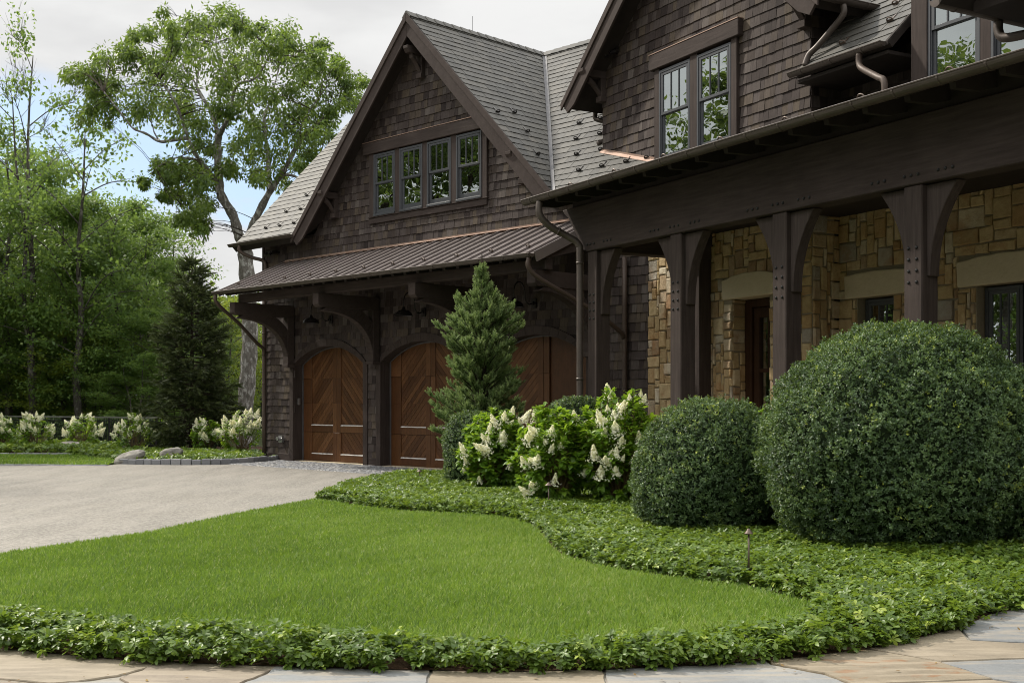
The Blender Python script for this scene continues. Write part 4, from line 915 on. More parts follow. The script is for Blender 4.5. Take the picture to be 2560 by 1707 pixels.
# ------------------------------------------------------------------ clipped boxwoods
def lump(D, seed, k=4.0, amp=.03):
    r = np.random.default_rng(seed); o = np.zeros(len(D))
    for i in range(9):
        v = r.normal(size=3); v /= np.linalg.norm(v); o += np.sin(D @ v * k * (.6 + 1.3 * r.random()) * 1.6 + r.random() * 6.28)
    return o / 9 * amp * 2.2
def ball_r(D, rx, rz, zc, sq=2.3):
    return 1.0 / ((np.abs(D[:, 0]) ** sq + np.abs(D[:, 1]) ** sq) / rx ** sq + np.abs(D[:, 2]) ** sq / rz ** sq) ** (1 / sq)
def boxwood(loc, rx, top, label, seed, dens=1300, ll=.024, zc=None, zb=0., group='clipped boxwoods by the porch', name='boxwood', sq=2.25, amp=.045):
    zc = zc or top * .47; rz = top - zc
    def rad(D):
        r = ball_r(D, rx, rz, zc, sq); lowr = ball_r(D, rx, max(zc * 1.28, .62), zc, sq); r = np.where(D[:, 2] < 0, lowr, r); return r * (1 + lump(D, seed, 3.2, amp * .8) + lump(D, seed + 1, 10, amp * .6) + lump(D, seed + 2, 34, amp * .75))
    root = thing(name, (loc[0], loc[1], zb), label, 'shrub', group)
    area = 4 * math.pi * ((rx * rx * 2 + rx * rx + rz * rx * 2) / 5); n = int(area * dens)
    D = rdir(n); r = rad(D); Pp = D * r[:, None] * (1 - rng.random(n)[:, None] ** 1.6 * .085 + (rng.random(n)[:, None] < .05) * rng.random(n)[:, None] * .035); Pp[:, 2] += zc; k = Pp[:, 2] > .03; Pp, D = Pp[k], D[k]; n = len(Pp)
    ax = nrm(D * .8 + np.array([0, 0, .55]) + rdir(n) * .45); L = Leaves(); c = np.array([loc[0], loc[1], zb])
    t0 = np.clip(.42 + rng.normal(0, .16, n) + lump(D, seed + 5, 7, .2) + lump(D, seed + 6, 22, .3), 0, .93); t0[rng.random(n) < .012 + .03 * (D[:, 2] > .75)] = rng.uniform(.95, 1)
    for j in range(8):
        dv = nrm(ax * .55 + rdir(n)); P0 = Pp + c + ax * (rng.uniform(-.01, .022, n))[:, None]
        L.add(P0, dv, ax + rdir(n) * .5, ll * rng.uniform(.75, 1.25, n), ll * .56, prof=((.5, 1.),), tint=np.clip(t0 + rng.normal(0, .06, n), 0, 1))
    L.build('foliage', 'boxwood_leaf', root)
    # dark mass of twigs inside
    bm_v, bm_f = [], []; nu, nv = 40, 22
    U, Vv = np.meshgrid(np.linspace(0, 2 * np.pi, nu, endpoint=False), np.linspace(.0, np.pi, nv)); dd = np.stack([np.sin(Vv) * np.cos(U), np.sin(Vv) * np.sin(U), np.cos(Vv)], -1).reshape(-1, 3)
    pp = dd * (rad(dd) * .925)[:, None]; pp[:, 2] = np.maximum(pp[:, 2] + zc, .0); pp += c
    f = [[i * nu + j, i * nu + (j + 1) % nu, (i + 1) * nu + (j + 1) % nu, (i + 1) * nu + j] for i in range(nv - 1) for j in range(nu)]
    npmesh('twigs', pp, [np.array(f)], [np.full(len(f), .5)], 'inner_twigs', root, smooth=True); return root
boxwood((3.88, 11.8), 1.39, 2.21, 'largest clipped boxwood dome, before the right-hand porch windows', 31, 1750, .0255, zc=.905, zb=.05, sq=2.0)
boxwood((2.21, 13.3), .86, 1.56, 'middle-sized round boxwood between the hydrangeas and the largest dome', 41, 1800, .025, zc=.55, sq=2.0)
boxwood((5.42, 11.3), 1.02, 1.34, 'dark lower boxwood running out of the picture beside the largest dome', 45, 1500, .0265, zc=.55, zb=.05)
m = MB(); gx, gy = np.meshgrid(np.arange(.6, 7.6, .2), np.arange(8.4, 15.6, .2)); okc = inpoly(gx.ravel(), gy.ravel(), bed_poly).reshape(gx.shape); zz = bump(gx, gy)
for i in range(gx.shape[0] - 1):
    for j in range(gx.shape[1] - 1):
        if okc[i:i + 2, j:j + 2].all() and zz[i:i + 2, j:j + 2].max() > .012: m.face([Vector((gx[a, b], gy[a, b], zz[a, b] - .004)) for a, b in ((i, j), (i, j + 1), (i + 1, j + 1), (i + 1, j))])
tag(m.build('planting_bed', 'mulch', smooth=True), kind='structure')
boxwood((-.63, 20.75), .55, 1.33, 'small bright boxwood at the foot of the spruce, left of the hydrangeas', 51, 1300, .028, sq=2.6)
boxwood((1.03, 19.0), .55, 1.60, 'boxwood dome behind the white hydrangeas, beneath the downspout', 61, 1200, .028, zc=.95)
for i, (x, z0, ww, hh_, lab) in enumerate(((24, 41.6, .32, 1.0, 'narrow clipped shrub by the fence left of the leftmost full hydrangea'), (126, 41.2, .38, 1.0, 'clipped shrub by the fence between the two leftmost full hydrangeas'), (229, 40.6, .36, .95, 'yellow tipped shrub by the fence right of the second hydrangea'), (272, 40.4, .40, 1.0, 'dark clipped shrub by the fence left of the boulder'), (372, 39.6, .34, .95, 'clipped shrub by the fence beside the dark conifer'))):
    X = (x - 1280) / 2980 * z0; boxwood((X, z0), ww, hh_, lab, 70 + i, 420, .05, group='clipped shrubs along the fence', name='shrub', sq=3.2)

# ------------------------------------------------------------------ hydrangeas
FL = []
for q in range(4):
    L = Leaves(); n = 170; hgt = .20; u = rng.random(n) ** 1.05; a = rng.random(n) * 6.283; lob = 1 + .28 * np.sin(a * (2 + q) + u * 9 + q) * (1 - u); rr = .088 * (1 - u) ** 1.05 * rng.uniform(.45, 1.12, n) * lob + .005
    P0 = np.stack([np.cos(a) * rr, np.sin(a) * rr, u * hgt], 1); out = nrm(np.stack([np.cos(a), np.sin(a), np.full(n, .35)], 1) + rdir(n) * .5)
    tn = np.clip(.75 - .5 * u ** 3 + rng.normal(0, .18, n), 0, 1)
    for j in range(2):
        tg = nrm(np.cross(out, rdir(n))); s_ = rng.uniform(.022, .036, n); L.add(P0 - tg * (s_ * .5)[:, None] + out * .004, tg + out * .12 * rng.normal(size=(n, 1)), out, s_, s_ * .62, prof=((.5, 1.),), tint=tn)
    k = 9; L.add(np.zeros((k, 3)), np.array([0, 0, 1.]) + rng.normal(0, .16, (k, 3)), rdir(k), hgt * rng.uniform(.7, 1, k), .03, prof=((.3, 1.), (.7, .7)), tint=.2)
    o = L.build('flower_head', 'hydrangea_petal'); FL.append(o.data); bpy.data.objects.remove(o)
def flower(root, p, ax, s):
    o = bpy.data.objects.new('flower_head', random.choice(FL)); COL.objects.link(o); o.parent = root
    q = Vector(ax).to_track_quat('Z', 'Y').to_matrix().to_4x4(); o.matrix_local = Matrix.Translation(Vector(p) - WLOC[root.name]) @ q @ Matrix.Rotation(random.random() * 6.28, 4, 'Z') @ Matrix.Diagonal((s * random.uniform(.9, 1.15), s * random.uniform(.9, 1.15), s * random.uniform(.85, 1.2), 1))
def hydrangea(loc, rx, top, label, nst, pix=None, nfl=22, ll=.115, group=None, fs=1.0, lean=(0, 0), zc=.45, per=15):
    root = thing('hydrangea', (loc[0], loc[1], 0), label, 'shrub', group); c = np.array([loc[0], loc[1], top * zc]); rz = top * (1 - zc)
    L = Leaves(); st = MB(); tips = []
    for i in range(nst):
        D = rdir(1)[0]; D[2] = D[2] if random.random() < .62 else abs(D[2])
        D /= np.linalg.norm(D); k = random.uniform(.80, 1.06); tip = c + D * np.array([rx, rx, rz if D[2] > 0 else top * zc]) * k + np.array([lean[0], lean[1], 0]) * max(D[2], 0)
        tip[2] = max(tip[2], .10 + random.random() * .12); b0 = np.array([loc[0] + random.uniform(-.12, .12), loc[1] + random.uniform(-.12, .12), 0]); m = (b0 + tip) / 2 + np.array([(tip[0] - b0[0]) * .12, (tip[1] - b0[1]) * .12, .12])
        path = smoothpath([b0, m, tip], 4); st.tube(path, [.009 - .0006 * q for q in range(len(path))], 4, cap=False)
        d = np.array((path[-1] - path[-3]).normalized()); tips.append((tip, d, D))
        P0, DD = [], []
        for j in range(per):
            u = random.uniform(.30, 1.0) ** .6; q = min(int(u * (len(path) - 1)), len(path) - 2); p = np.array(path[q].lerp(path[q + 1], u * (len(path) - 1) - q)); P0.append(p)
            v = rdir(1)[0]; v = v - d * v.dot(d) * .6; DD.append(v + d * .25 + D * .5 + np.array([0, 0, .15]))
        P0, DD = np.array(P0), np.array(DD); n = len(P0); N = np.array([0, 0, 1.]) + rdir(n) * .4 + D * .3; s = ll * rng.uniform(.6, 1.15, n)
        t0 = np.clip(random.gauss(.5, .16) + rng.normal(0, .13, n), 0, 1)
        L.add(P0, DD, N, s, s * .55, prof=((.15, .5), (.45, 1.), (.75, .72)), droop=rng.uniform(.1, .45, n), fold=.12, tint=t0, crease=True)
        if i % 3 == 0: rosettes(L, np.array([tip[0]]), np.array([tip[1]]), np.array([tip[2]]), 6, ll * .75, .2, (.3, .8), np.array([random.uniform(.6, 1)]))
    L.build('foliage', 'hydrangea_leaf', root, smooth=True); st.build('stems', 'green_stem', root)
    done = []
    if pix:                                                                 # flower heads where the photograph shows them, set on the bush's own surface
        for x, y in pix:
            x, y = 1080 + x / 3.675, 900 + y / 3.675; d = np.array([(x - 1280) / 2980, 1., (1005 - y) / 2980]); o_ = np.array([0, 0, 1.5]) - c; S = np.array([rx, rx, rz if True else 1]) * 1.0
            S = S * 1.02; A = ((d / S) ** 2).sum(); B_ = 2 * (d * o_ / S ** 2).sum(); C_ = ((o_ / S) ** 2).sum() - 1; disc = B_ * B_ - 4 * A * C_
            t_ = (-B_ - math.sqrt(disc)) / (2 * A) if disc > 0 else -B_ / (2 * A)
            if random.random() < .06: continue
            p = np.array([0, 0, 1.5]) + d * t_; D = (p - c) / np.array([rx, rx, rz]); D /= np.linalg.norm(D); done.append((p, D))
    for tip, d, D in random.sample(tips, min(nfl, len(tips))):
        if D[2] > -.25: done.append((tip, D))
    for p, D in done:
        ax = np.array([D[0] * .55, D[1] * .55, .75 + D[2] * .4]) + rng.normal(0, .28, 3); ax /= np.linalg.norm(ax); flower(root, p - ax * .07 * fs, ax, fs * random.choice((.6, .8, .95, 1.05, 1.15, 1.3)))
    return root
FLA = [(300, 845), (345, 850), (440, 810), (510, 840), (480, 715), (520, 735), (535, 640), (580, 600), (640, 750), (310, 930), (290, 1005), (435, 1095), (715, 965), (660, 530), (735, 570), (800, 590), (850, 545), (950, 480), (740, 470), (870, 520)]
FLB = [(885, 730), (935, 665), (1060, 660), (1035, 740), (1100, 815), (1180, 780), (920, 920), (965, 935), (860, 950), (1130, 1110), (1310, 1100), (1400, 1030), (930, 1150), (875, 1220), (960, 1120), (1450, 560), (1310, 540), (1040, 700)]
FLC = [(1480, 840), (1490, 890), (1610, 430), (1700, 450), (1760, 430), (1815, 330), (1920, 300), (1900, 360), (1950, 370), (1560, 570), (1680, 500), (1650, 840), (1690, 870), (1760, 890), (1600, 945), (1545, 1060), (1690, 1030), (1740, 760), (1905, 720), (1890, 930), (1590, 660), (1730, 480)]
FG = 'white panicle hydrangeas before the porch'
hydrangea((-.27, 19.4), .58, 1.36, 'white hydrangea bush nearest the spruce and small bright boxwood', 210, FLA, 6, group=FG, per=20, fs=.88, ll=.12)
hydrangea((.585, 16.9), .57, 1.43, 'white hydrangea bush in the middle of the front trio, low flowers touching the ground cover', 210, FLB, 6, group=FG, per=20, fs=.88, ll=.12)
hydrangea((1.49, 16.7), .56, 1.71, 'tallest white hydrangea bush, beside the middle-sized round boxwood', 210, FLC, 6, group=FG, per=20, fs=.88, ll=.12)
hydrangea((2.13, 15.5), .36, 1.46, 'small pale hydrangea mostly hidden behind the middle-sized boxwood', 40, None, 9, group=FG, ll=.10)
hydrangea((3.02, 14.75), .36, 1.52, 'leafy green shrub peeking up between the two larger boxwoods', 45, None, 0, ll=.12)
FH = 'white hydrangeas beyond the driveway'
for x, y, w, tp, lab, nf in ((-14, 1128, .52, 1.0, 'white hydrangea cut by the left edge of the photo', 16), (72, 1130, .56, 1.10, 'leftmost full white hydrangea in the row along the fence', 24), (196, 1127, .55, 1.08, 'rounded white hydrangea, second full bush from the left along the fence', 26), (322, 1131, .64, 1.14, 'spreading white hydrangea right behind the leaning boulder', 24), (403, 1118, .34, .95, 'slim sparse hydrangea tucked against the dark conifer', 8), (508, 1134, .44, 1.0, 'smaller white hydrangea right of the dark conifer', 16), (592, 1140, .66, 1.24, 'biggest far white hydrangea, beside the garage corner below the tall trunk', 34)):
    X, Y = px(x, y); hydrangea((X, Y + w * .7), w, tp, lab, 60, None, int(nf * 1.6), ll=.12, group=FH, fs=.98, per=16)

# ------------------------------------------------------------------ conifers
def spruce(name, loc, height, prof, label, mat, tip_len, nlev, per, droop, dark, needles, group=None, seed=1, bare=0.):
    r_ = random.Random(seed); root = thing(name, (*loc, 0), label, 'tree', group); tr = MB(); L = Leaves(); W = Vector((loc[0], loc[1], 0))
    tr.tube([W + Vector((0, 0, z)) for z in np.linspace(0, height * .97, 8)], [height * .018 * (1 - .93 * k / 7) for k in range(8)], 8)
    Ps, Ds, Ss, Ts = [], [], [], []
    for i in range(nlev):
        u = i / (nlev - 1); z = height * (.05 + .92 * u); rad = np.interp(u, [p[0] for p in prof], [p[1] for p in prof])
        for j in range(max(3, int(per * (.35 + .65 * min(1, rad / max(p[1] for p in prof)))))):
            a = r_.random() * 6.283; ln = rad * r_.choice((.6, .75, .9, 1., 1.05, 1.2)) * r_.uniform(.9, 1.06) * (1 + .22 * math.sin(a * 2 + z * 3.3 + seed) + .12 * math.sin(a * 3 - z * 7)); up = .55 * u + r_.uniform(-.05, .3) - droop
            d0 = Vector((math.cos(a), math.sin(a), up)); b = W + Vector((0, 0, z)); e = b + Vector((math.cos(a) * ln, math.sin(a) * ln, up * ln + .10 * ln)); mid = b.lerp(e, .55) - Vector((0, 0, droop * ln * .25 + .02))
            path = smoothpath([b, mid, e], 4); tr.tube(path, [.012 * (1 - .8 * k / (len(path) - 1)) * (.5 + ln) for k in range(len(path))], 4, cap=False)
            m = max(4, int(ln / tip_len * 5.0))
            for k in range(m):
                q = r_.uniform(.25, 1) ** .7; f = q * (len(path) - 1); i0 = min(int(f), len(path) - 2); p = path[i0].lerp(path[i0 + 1], f - i0)
                dv = (e - b).normalized(); s = Vector((r_.gauss(0, 1), r_.gauss(0, 1), r_.gauss(0, .7))); dv = (dv * .9 + s * .55 + Vector((0, 0, .35 - droop * 1.6))).normalized()
                Ps.append(p); Ds.append(dv); Ss.append(tip_len * r_.uniform(.6, 1.2)); Ts.append(min(1, max(0, r_.gauss(.4 + .25 * q, .14))))
            Ps.append(path[-2]); Ds.append(((e - b).normalized() + Vector((0, 0, .25 - droop))).normalized()); Ss.append(tip_len * 1.1); Ts.append(.75)
    for k in range(6): Ps.append(W + Vector((0, 0, height * .95))); Ds.append(Vector((r_.gauss(0, .25), r_.gauss(0, .25), 1)).normalized()); Ss.append(tip_len * 1.2); Ts.append(.8)
    tr.tube([W + Vector((0, 0, height * .93)), W + Vector((0, 0, height + bare))], .010 if bare else .006, 5)
    Pn, D, S, T = np.array(Ps), nrm(np.array(Ds)), np.array(Ss), np.array(Ts); n = len(Pn)
    ref = nrm(np.cross(D, rdir(n))); w = np.cross(D, ref)
    for k in range(needles):                                                # needles ringed round each shoot
        a = 2.4 * k + rng.random(n) * .8; u = (k + .5) / needles; side = ref * np.cos(a)[:, None] + w * np.sin(a)[:, None]
        nl = S * .30 * (1 - .45 * u) * rng.uniform(.8, 1.2, n)
        L.add(Pn + D * (S * u)[:, None], D * .85 + side, rdir(n), nl, nl * dark, prof=((.4, 1.),), tint=np.clip(T + (u - .5) * .25 + rng.normal(0, .06, n), 0, 1))
    L.add(Pn, D, rdir(n), S * 1.05, S * .16, prof=((.3, 1.), (.7, .8)), tint=np.clip(T - .1, 0, 1))
    L.build('foliage', mat, root); tr.build('trunk', 'dark_bark', root); return root
spruce('spruce_tree', (-.545, 21.6), 3.98, ((0, .62), (.15, .70), (.30, .52), (.42, .60), (.54, .68), (.66, .48), (.76, .31), (.87, .13), (1, .02)), 'narrow blue-green spruce standing before the middle garage door', 'spruce_needle', .15, 60, 12, -.26, .36, 24, seed=5, bare=.20)
spruce('conifer_tree', ((480 - 1280) / 2980 * 36.2, 36.2), 5.9, ((0, 1.08), (.15, 1.05), (.35, .88), (.6, .72), (.8, .50), (.93, .28), (1, .06)), 'dark drooping conifer beyond the driveway, behind the island bed', 'fir_needle', .30, 50, 13, .30, .22, 18, seed=9, bare=.95)

# ------------------------------------------------------------------ boulders, path lights, fence
def boulder(pts, h, label, seed, tilt=(0, 0), lift=0.):
    c = np.mean(np.array(pts), 0); rx, ry = (max(p[0] for p in pts) - min(p[0] for p in pts)) / 2, (max(p[1] for p in pts) - min(p[1] for p in pts)) / 2
    nu, nv = 36, 20; U, Vv = np.meshgrid(np.linspace(0, 2 * np.pi, nu, endpoint=False), np.linspace(0, np.pi, nv)); D = np.stack([np.sin(Vv) * np.cos(U), np.sin(Vv) * np.sin(U), np.cos(Vv)], -1).reshape(-1, 3)
    r = 1 + lump(D, seed, 2.2, .10) + lump(D, seed + 1, 6, .05) + lump(D, seed + 2, 14, .025); Dq = np.sign(D) * np.abs(D) ** .8
    pp = Dq * r[:, None] * np.array([rx, ry, h]); pp[:, 2] += pp[:, 0] * tilt[0] + pp[:, 1] * tilt[1] + lift; pp[:, 0] += c[0]; pp[:, 1] += c[1]
    f = [[i * nu + j, i * nu + (j + 1) % nu, (i + 1) * nu + (j + 1) % nu, (i + 1) * nu + j] for i in range(nv - 1) for j in range(nu)]
    return tag(npmesh('boulder', pp, [np.array(f)], [np.full(len(f), .5)], 'boulder', None, (c[0], c[1], 0), smooth=True), label, 'boulder', 'boulders in the island bed')
boulder([(-9.8, 29.1), (-9.1, 29.8)], .16, 'leaning grey boulder at the tip of the island bed, slanting up to the right', 3, (.30, .1), .12)
boulder([(-9.0, 30.2), (-8.42, 30.7)], .17, 'smaller grey boulder rising from the ground cover of the island bed', 8, (.12, .05), .16)
boulder([(-14.0, 36.2), (-12.9, 36.9)], .22, 'low flat boulder between the two leftmost full hydrangeas', 12, (0, 0), .08); boulder([(-12.1, 36.3), (-11.6, 36.7)], .20, 'small boulder right of the second full hydrangea', 15, (0, 0), .06)
def path_light(x, y, h, label, cap=.038):
    r_ = thing('path_light', (x, y, 0), label, 'garden light', 'bronze path lights in the planting'); m = MB(); m.tube([(x, y, 0), (x, y, h - .03)], .008, 10); m.build('stem', 'light_bronze', r_, smooth=True)
    m = MB(); c = (x, y, h - .035); m.lathe(c, [(.0, .044), (.010, .044), (.014, .034), (cap * .55, .026), (cap, .006), (cap + .003, 0), (cap, .001), (cap * .5, .016), (.0, .018)], 20); m.build('cap', 'light_bronze', r_, smooth=True)
path_light(1.97, 9.92, .44, 'bronze path light standing in front of the middle-sized boxwood', .036)
x, y = px(1049, 1174, .26); path_light(x, y, .26, 'small dark path light by the cobbled apron at the driveway corner', .05)
path_light(.49, 15.95, .42, 'path light half hidden in front of the middle hydrangea', .05)
fa, fb = Vector((-28.0, 48.11, 0)), Vector((-10.3, 37.0, 0)); fd = (fb - fa).normalized(); fl = (fb - fa).length; FF = Frame(fa, fd, Vector((fd.y, -fd.x, 0)), (0, 0, 1))
fen = thing('fence', fa, 'black iron fence with light top rail behind the far hydrangeas', 'fence')
m = MB(); m.box(FF, 0, fl, -.035, .035, .985, 1.03); m.build('top_rail', 'steel', fen); m = MB(); m.box(FF, 0, fl, -.012, .012, .12, .15); m.box(FF, 0, fl, -.012, .012, .86, .89); m.build('rail', 'iron', fen)
k = 0
while k < fl:
    m = MB(); m.box(FF, k - .025, k + .025, -.025, .025, 0, .985); m.build('post', 'iron', fen); k += 2.2
m = MB(); k = .11
while k < fl: m.box(FF, k - .007, k + .007, -.007, .007, .06, .985); k += .115
m.build('balusters', 'iron', fen)

# a few dropped leaves and crumbs on the paving and the edge of the drive
L = Leaves(); n = 46; X = rng.uniform(-3.2, 4.2, n); Y = np.interp(X, [p[0] for p in FRONT], [p[1] for p in FRONT]) - rng.uniform(.02, .75, n); X2 = rng.uniform(-9, -1.5, 26); Y2 = np.interp(X2, [p[0] for p in LAWN_EDGE], [p[1] for p in LAWN_EDGE]) + rng.uniform(.05, 1.6, 26)
X, Y = np.concatenate([X, X2]), np.concatenate([Y, Y2]); n = len(X); d = rdir(n); d[:, 2] *= .15; s_ = rng.uniform(.012, .040, n)
L.add(np.stack([X, Y, np.full(n, .002)], 1), d, np.array([0, 0, 1.]) + rdir(n) * .2, s_, s_ * .5, prof=((.45, 1.),), droop=-.1); tag(L.build('leaf_litter', 'litter_leaf'), 'few dry brown leaves dropped on the flagstones and the driveway edge', 'leaf litter', kind='stuff')
# ------------------------------------------------------------------ trees
def ztop(y, Y): return 1.5 + (1005 - y) / 2980 * Y
def leaf_cloud(L, C, Rr, n, s, flat=.6, droop=.3, tn=None, aspect=.5, outward=None):
    """n leaves around each centre, hung in small sprays"""
    m = len(C); idx = np.repeat(np.arange(m), n); k = len(idx); c = C[idx]; r = np.broadcast_to(Rr, (m,))[idx][:, None]
    off = rdir(k) * (rng.random(k) ** .45)[:, None]; off[:, 2] *= flat; Pn = c + off * r
    D = nrm(off * .9 + rdir(k) * .8 + np.array([0, 0, -droop])); N = np.array([0, 0, 1.]) + rdir(k) * .75
    t0 = (rng.random(m) * .55 + .2)[idx] if tn is None else tn[idx]
    L.add(Pn, D, N, s * rng.uniform(.6, 1.25, k), s * aspect * rng.uniform(.8, 1.2, k), prof=((.45, 1.),), tint=np.clip(t0 + rng.normal(0, .16, k), 0, 1))
def twig(tr, a, b, r, sag=.0, n=4):
    a, b = Vector(a), Vector(b); m = a.lerp(b, .5) + Vector((random.gauss(0, .06), random.gauss(0, .06), sag)) * (b - a).length
    tr.tube(smoothpath([a, m, b], 2), [r, r * .8, r * .6, r * .45, r * .3], n, cap=False)

# the big forked oak
OY = 40.5
oak = thing('oak_tree', ((612 - 1280) / 2980 * OY, OY, 0), 'tall oak with forked pale trunk and spreading crown behind the garage roof', 'tree')
def o3(x, y, dy=0.): Y = OY + dy; return Vector(((x - 1280) / 2980 * Y, Y, 1.5 + (1005 - y) / 2980 * Y))
tr = MB(); tw = MB(); NODES = []
def limb(pts, r0, r1, n=10):
    P_ = smoothpath([o3(*p) for p in pts], 5); r0 *= .66; r1 *= .7; tr.tube(P_, [r0 + (r1 - r0) * (k / (len(P_) - 1)) ** .8 + .012 * math.sin(k * 1.7) * r0 * 6 for k in range(len(P_))], n); NODES.extend(P_)
limb([(610, 1125), (612, 1040), (620, 930), (625, 840), (620, 740), (615, 657), (612, 618)], .44, .36, 16)
limb([(613, 650), (606, 610), (596, 585), (582, 538), (553, 489), (548, 448, .2), (544, 387, .3), (546, 338, .3)], .31, .17, 12)
limb([(616, 650), (621, 596, -.2), (644, 538, -.4), (676, 477, -.6), (709, 428, -.8), (742, 367, -.9), (782, 322, -1.2), (819, 285, -1.4)], .27, .06, 12)
limb([(546, 345, .3), (529, 281, .8), (497, 232, 1.2), (493, 200, 1.4), (505, 120, 1.8)], .13, .03); limb([(546, 345, .3), (574, 285, -.4), (591, 216, -.9), (640, 195, -1.4), (680, 130, -1.8)], .14, .03)
limb([(548, 450, .2), (538, 446, .0), (497, 400, -1.), (468, 338, -1.6), (440, 260, -2.2), (400, 200, -2.4)], .17, .03)
limb([(470, 345, -1.5), (430, 351, -1.8), (399, 354, -2.), (366, 335, -2.2), (334, 322, -2.4), (313, 297, -2.6), (260, 230, -2.8)], .10, .025)
limb([(399, 354, -2.), (385, 330, -2.1), (383, 315, -2.2)], .05, .02); limb([(538, 452, .1), (497, 432, .8), (456, 469, 1.4), (436, 493, 1.8)], .11, .03)
limb([(674, 480, -.6), (670, 395, .2), (660, 297, .9), (676, 253, 1.3), (700, 160, 1.6)], .15, .03); limb([(676, 253, 1.3), (720, 235, 1.6), (754, 216, 1.8)], .06, .02)
limb([(709, 436, -.8), (735, 440, .4), (754, 446, 1.0), (790, 430, 1.6)], .09, .03); limb([(529, 281, .8), (470, 180, 2.2), (420, 130, 2.6)], .07, .02); limb([(574, 285, -.4), (560, 200, .4), (540, 110, .6), (550, 60, .6)], .07, .02)
limb([(497, 400, -1), (440, 395, -2.4), (390, 420, -2.8)], .06, .02); limb([(742, 367, -.9), (760, 300, -2.), (800, 240, -2.6)], .06, .02)
CL = [(110,390,80),(60,410,60),(220,320,90),(330,290,90),(420,280,70),(200,480,70),(250,560,100),(150,640,70),(300,660,90),(400,600,110),(350,480,90),(480,520,110),(520,640,100),(620,600,110),(560,420,100),(520,150,60),(450,160,40),(650,100,70),(690,180,80),(620,270,80),(760,240,100),(800,100,80),(900,80,80),(1000,80,90),(1080,90,70),(1180,130,60),(1300,150,90),(1390,170,80),(1430,220,60),(900,200,110),(1050,220,110),(1180,260,90),(850,330,100),(950,400,110),(1080,360,110),(1200,400,100),(720,420,100),(700,540,100),(800,640,100),(750,700,90),(880,720,80),(830,800,80),(1350,300,90),(1500,260,80),(1600,250,60),(1600,340,90),(1690,340,50),(1480,400,110),(1600,450,110),(1720,440,80),(1830,470,80),(1400,520,100),(1520,560,110),(1660,560,100),(1780,560,80),(1250,520,80),(1150,580,80),(1300,650,100),(1430,680,100),(1560,680,100),(1680,660,80),(1180,700,80),(1300,780,110),(1430,800,110),(1540,800,90),(1650,780,70),(1100,820,80),(1180,900,90),(1300,920,90),(1420,900,100),(1560,900,60),(1060,930,80),(1040,1000,60),(1220,1020,50),(1370,1080,50),(1480,960,50),(640,940,80),(560,980,70),(530,1060,40),(700,1000,80),(800,1000,80),(860,960,70),(660,1100,70),(740,1150,80),(840,1130,80),(650,1170,50),(880,1220,70),(800,1250,70),(760,1300,50),(870,1310,60),(880,1350,35),(890,1060,60),(950,870,70),(1000,520,80),(1060,600,70),(960,640,60)]
cc, rr_ = [], []
for x, y, r in CL:
    x, y = 150 + x / 2.4506, 20 + y / 2.4506; cx_ = 1 - ((x - 560) / 400) ** 2; dmax = 3.6 * math.sqrt(max(.06, cx_))
    for q in range(4):
        dy = random.uniform(-dmax, dmax); p = o3(x + random.gauss(0, .48) * r / 2.45, y + random.gauss(0, .42) * r / 2.45, dy)
        near = min(NODES, key=lambda v: (v - p).length + .6 * max(0, v.z - p.z)); twig(tw, near, p, .015, .06)
        for k in range(3): twig(tw, near.lerp(p, .75), p + Vector(rdir(1)[0]) * r * .0045, .008, .05, 3)
        cc.append(p); rr_.append(r * .0056 * random.uniform(.45, 1.0))
L = Leaves(); leaf_cloud(L, np.array(cc), np.array(rr_) * 1.1, 122, .168, .88, .8, aspect=.40); L.build('crown', 'oak_leaf', oak); tr.build('trunk', 'oak_bark', oak, smooth=True); tw.build('branches', 'dark_bark', oak)

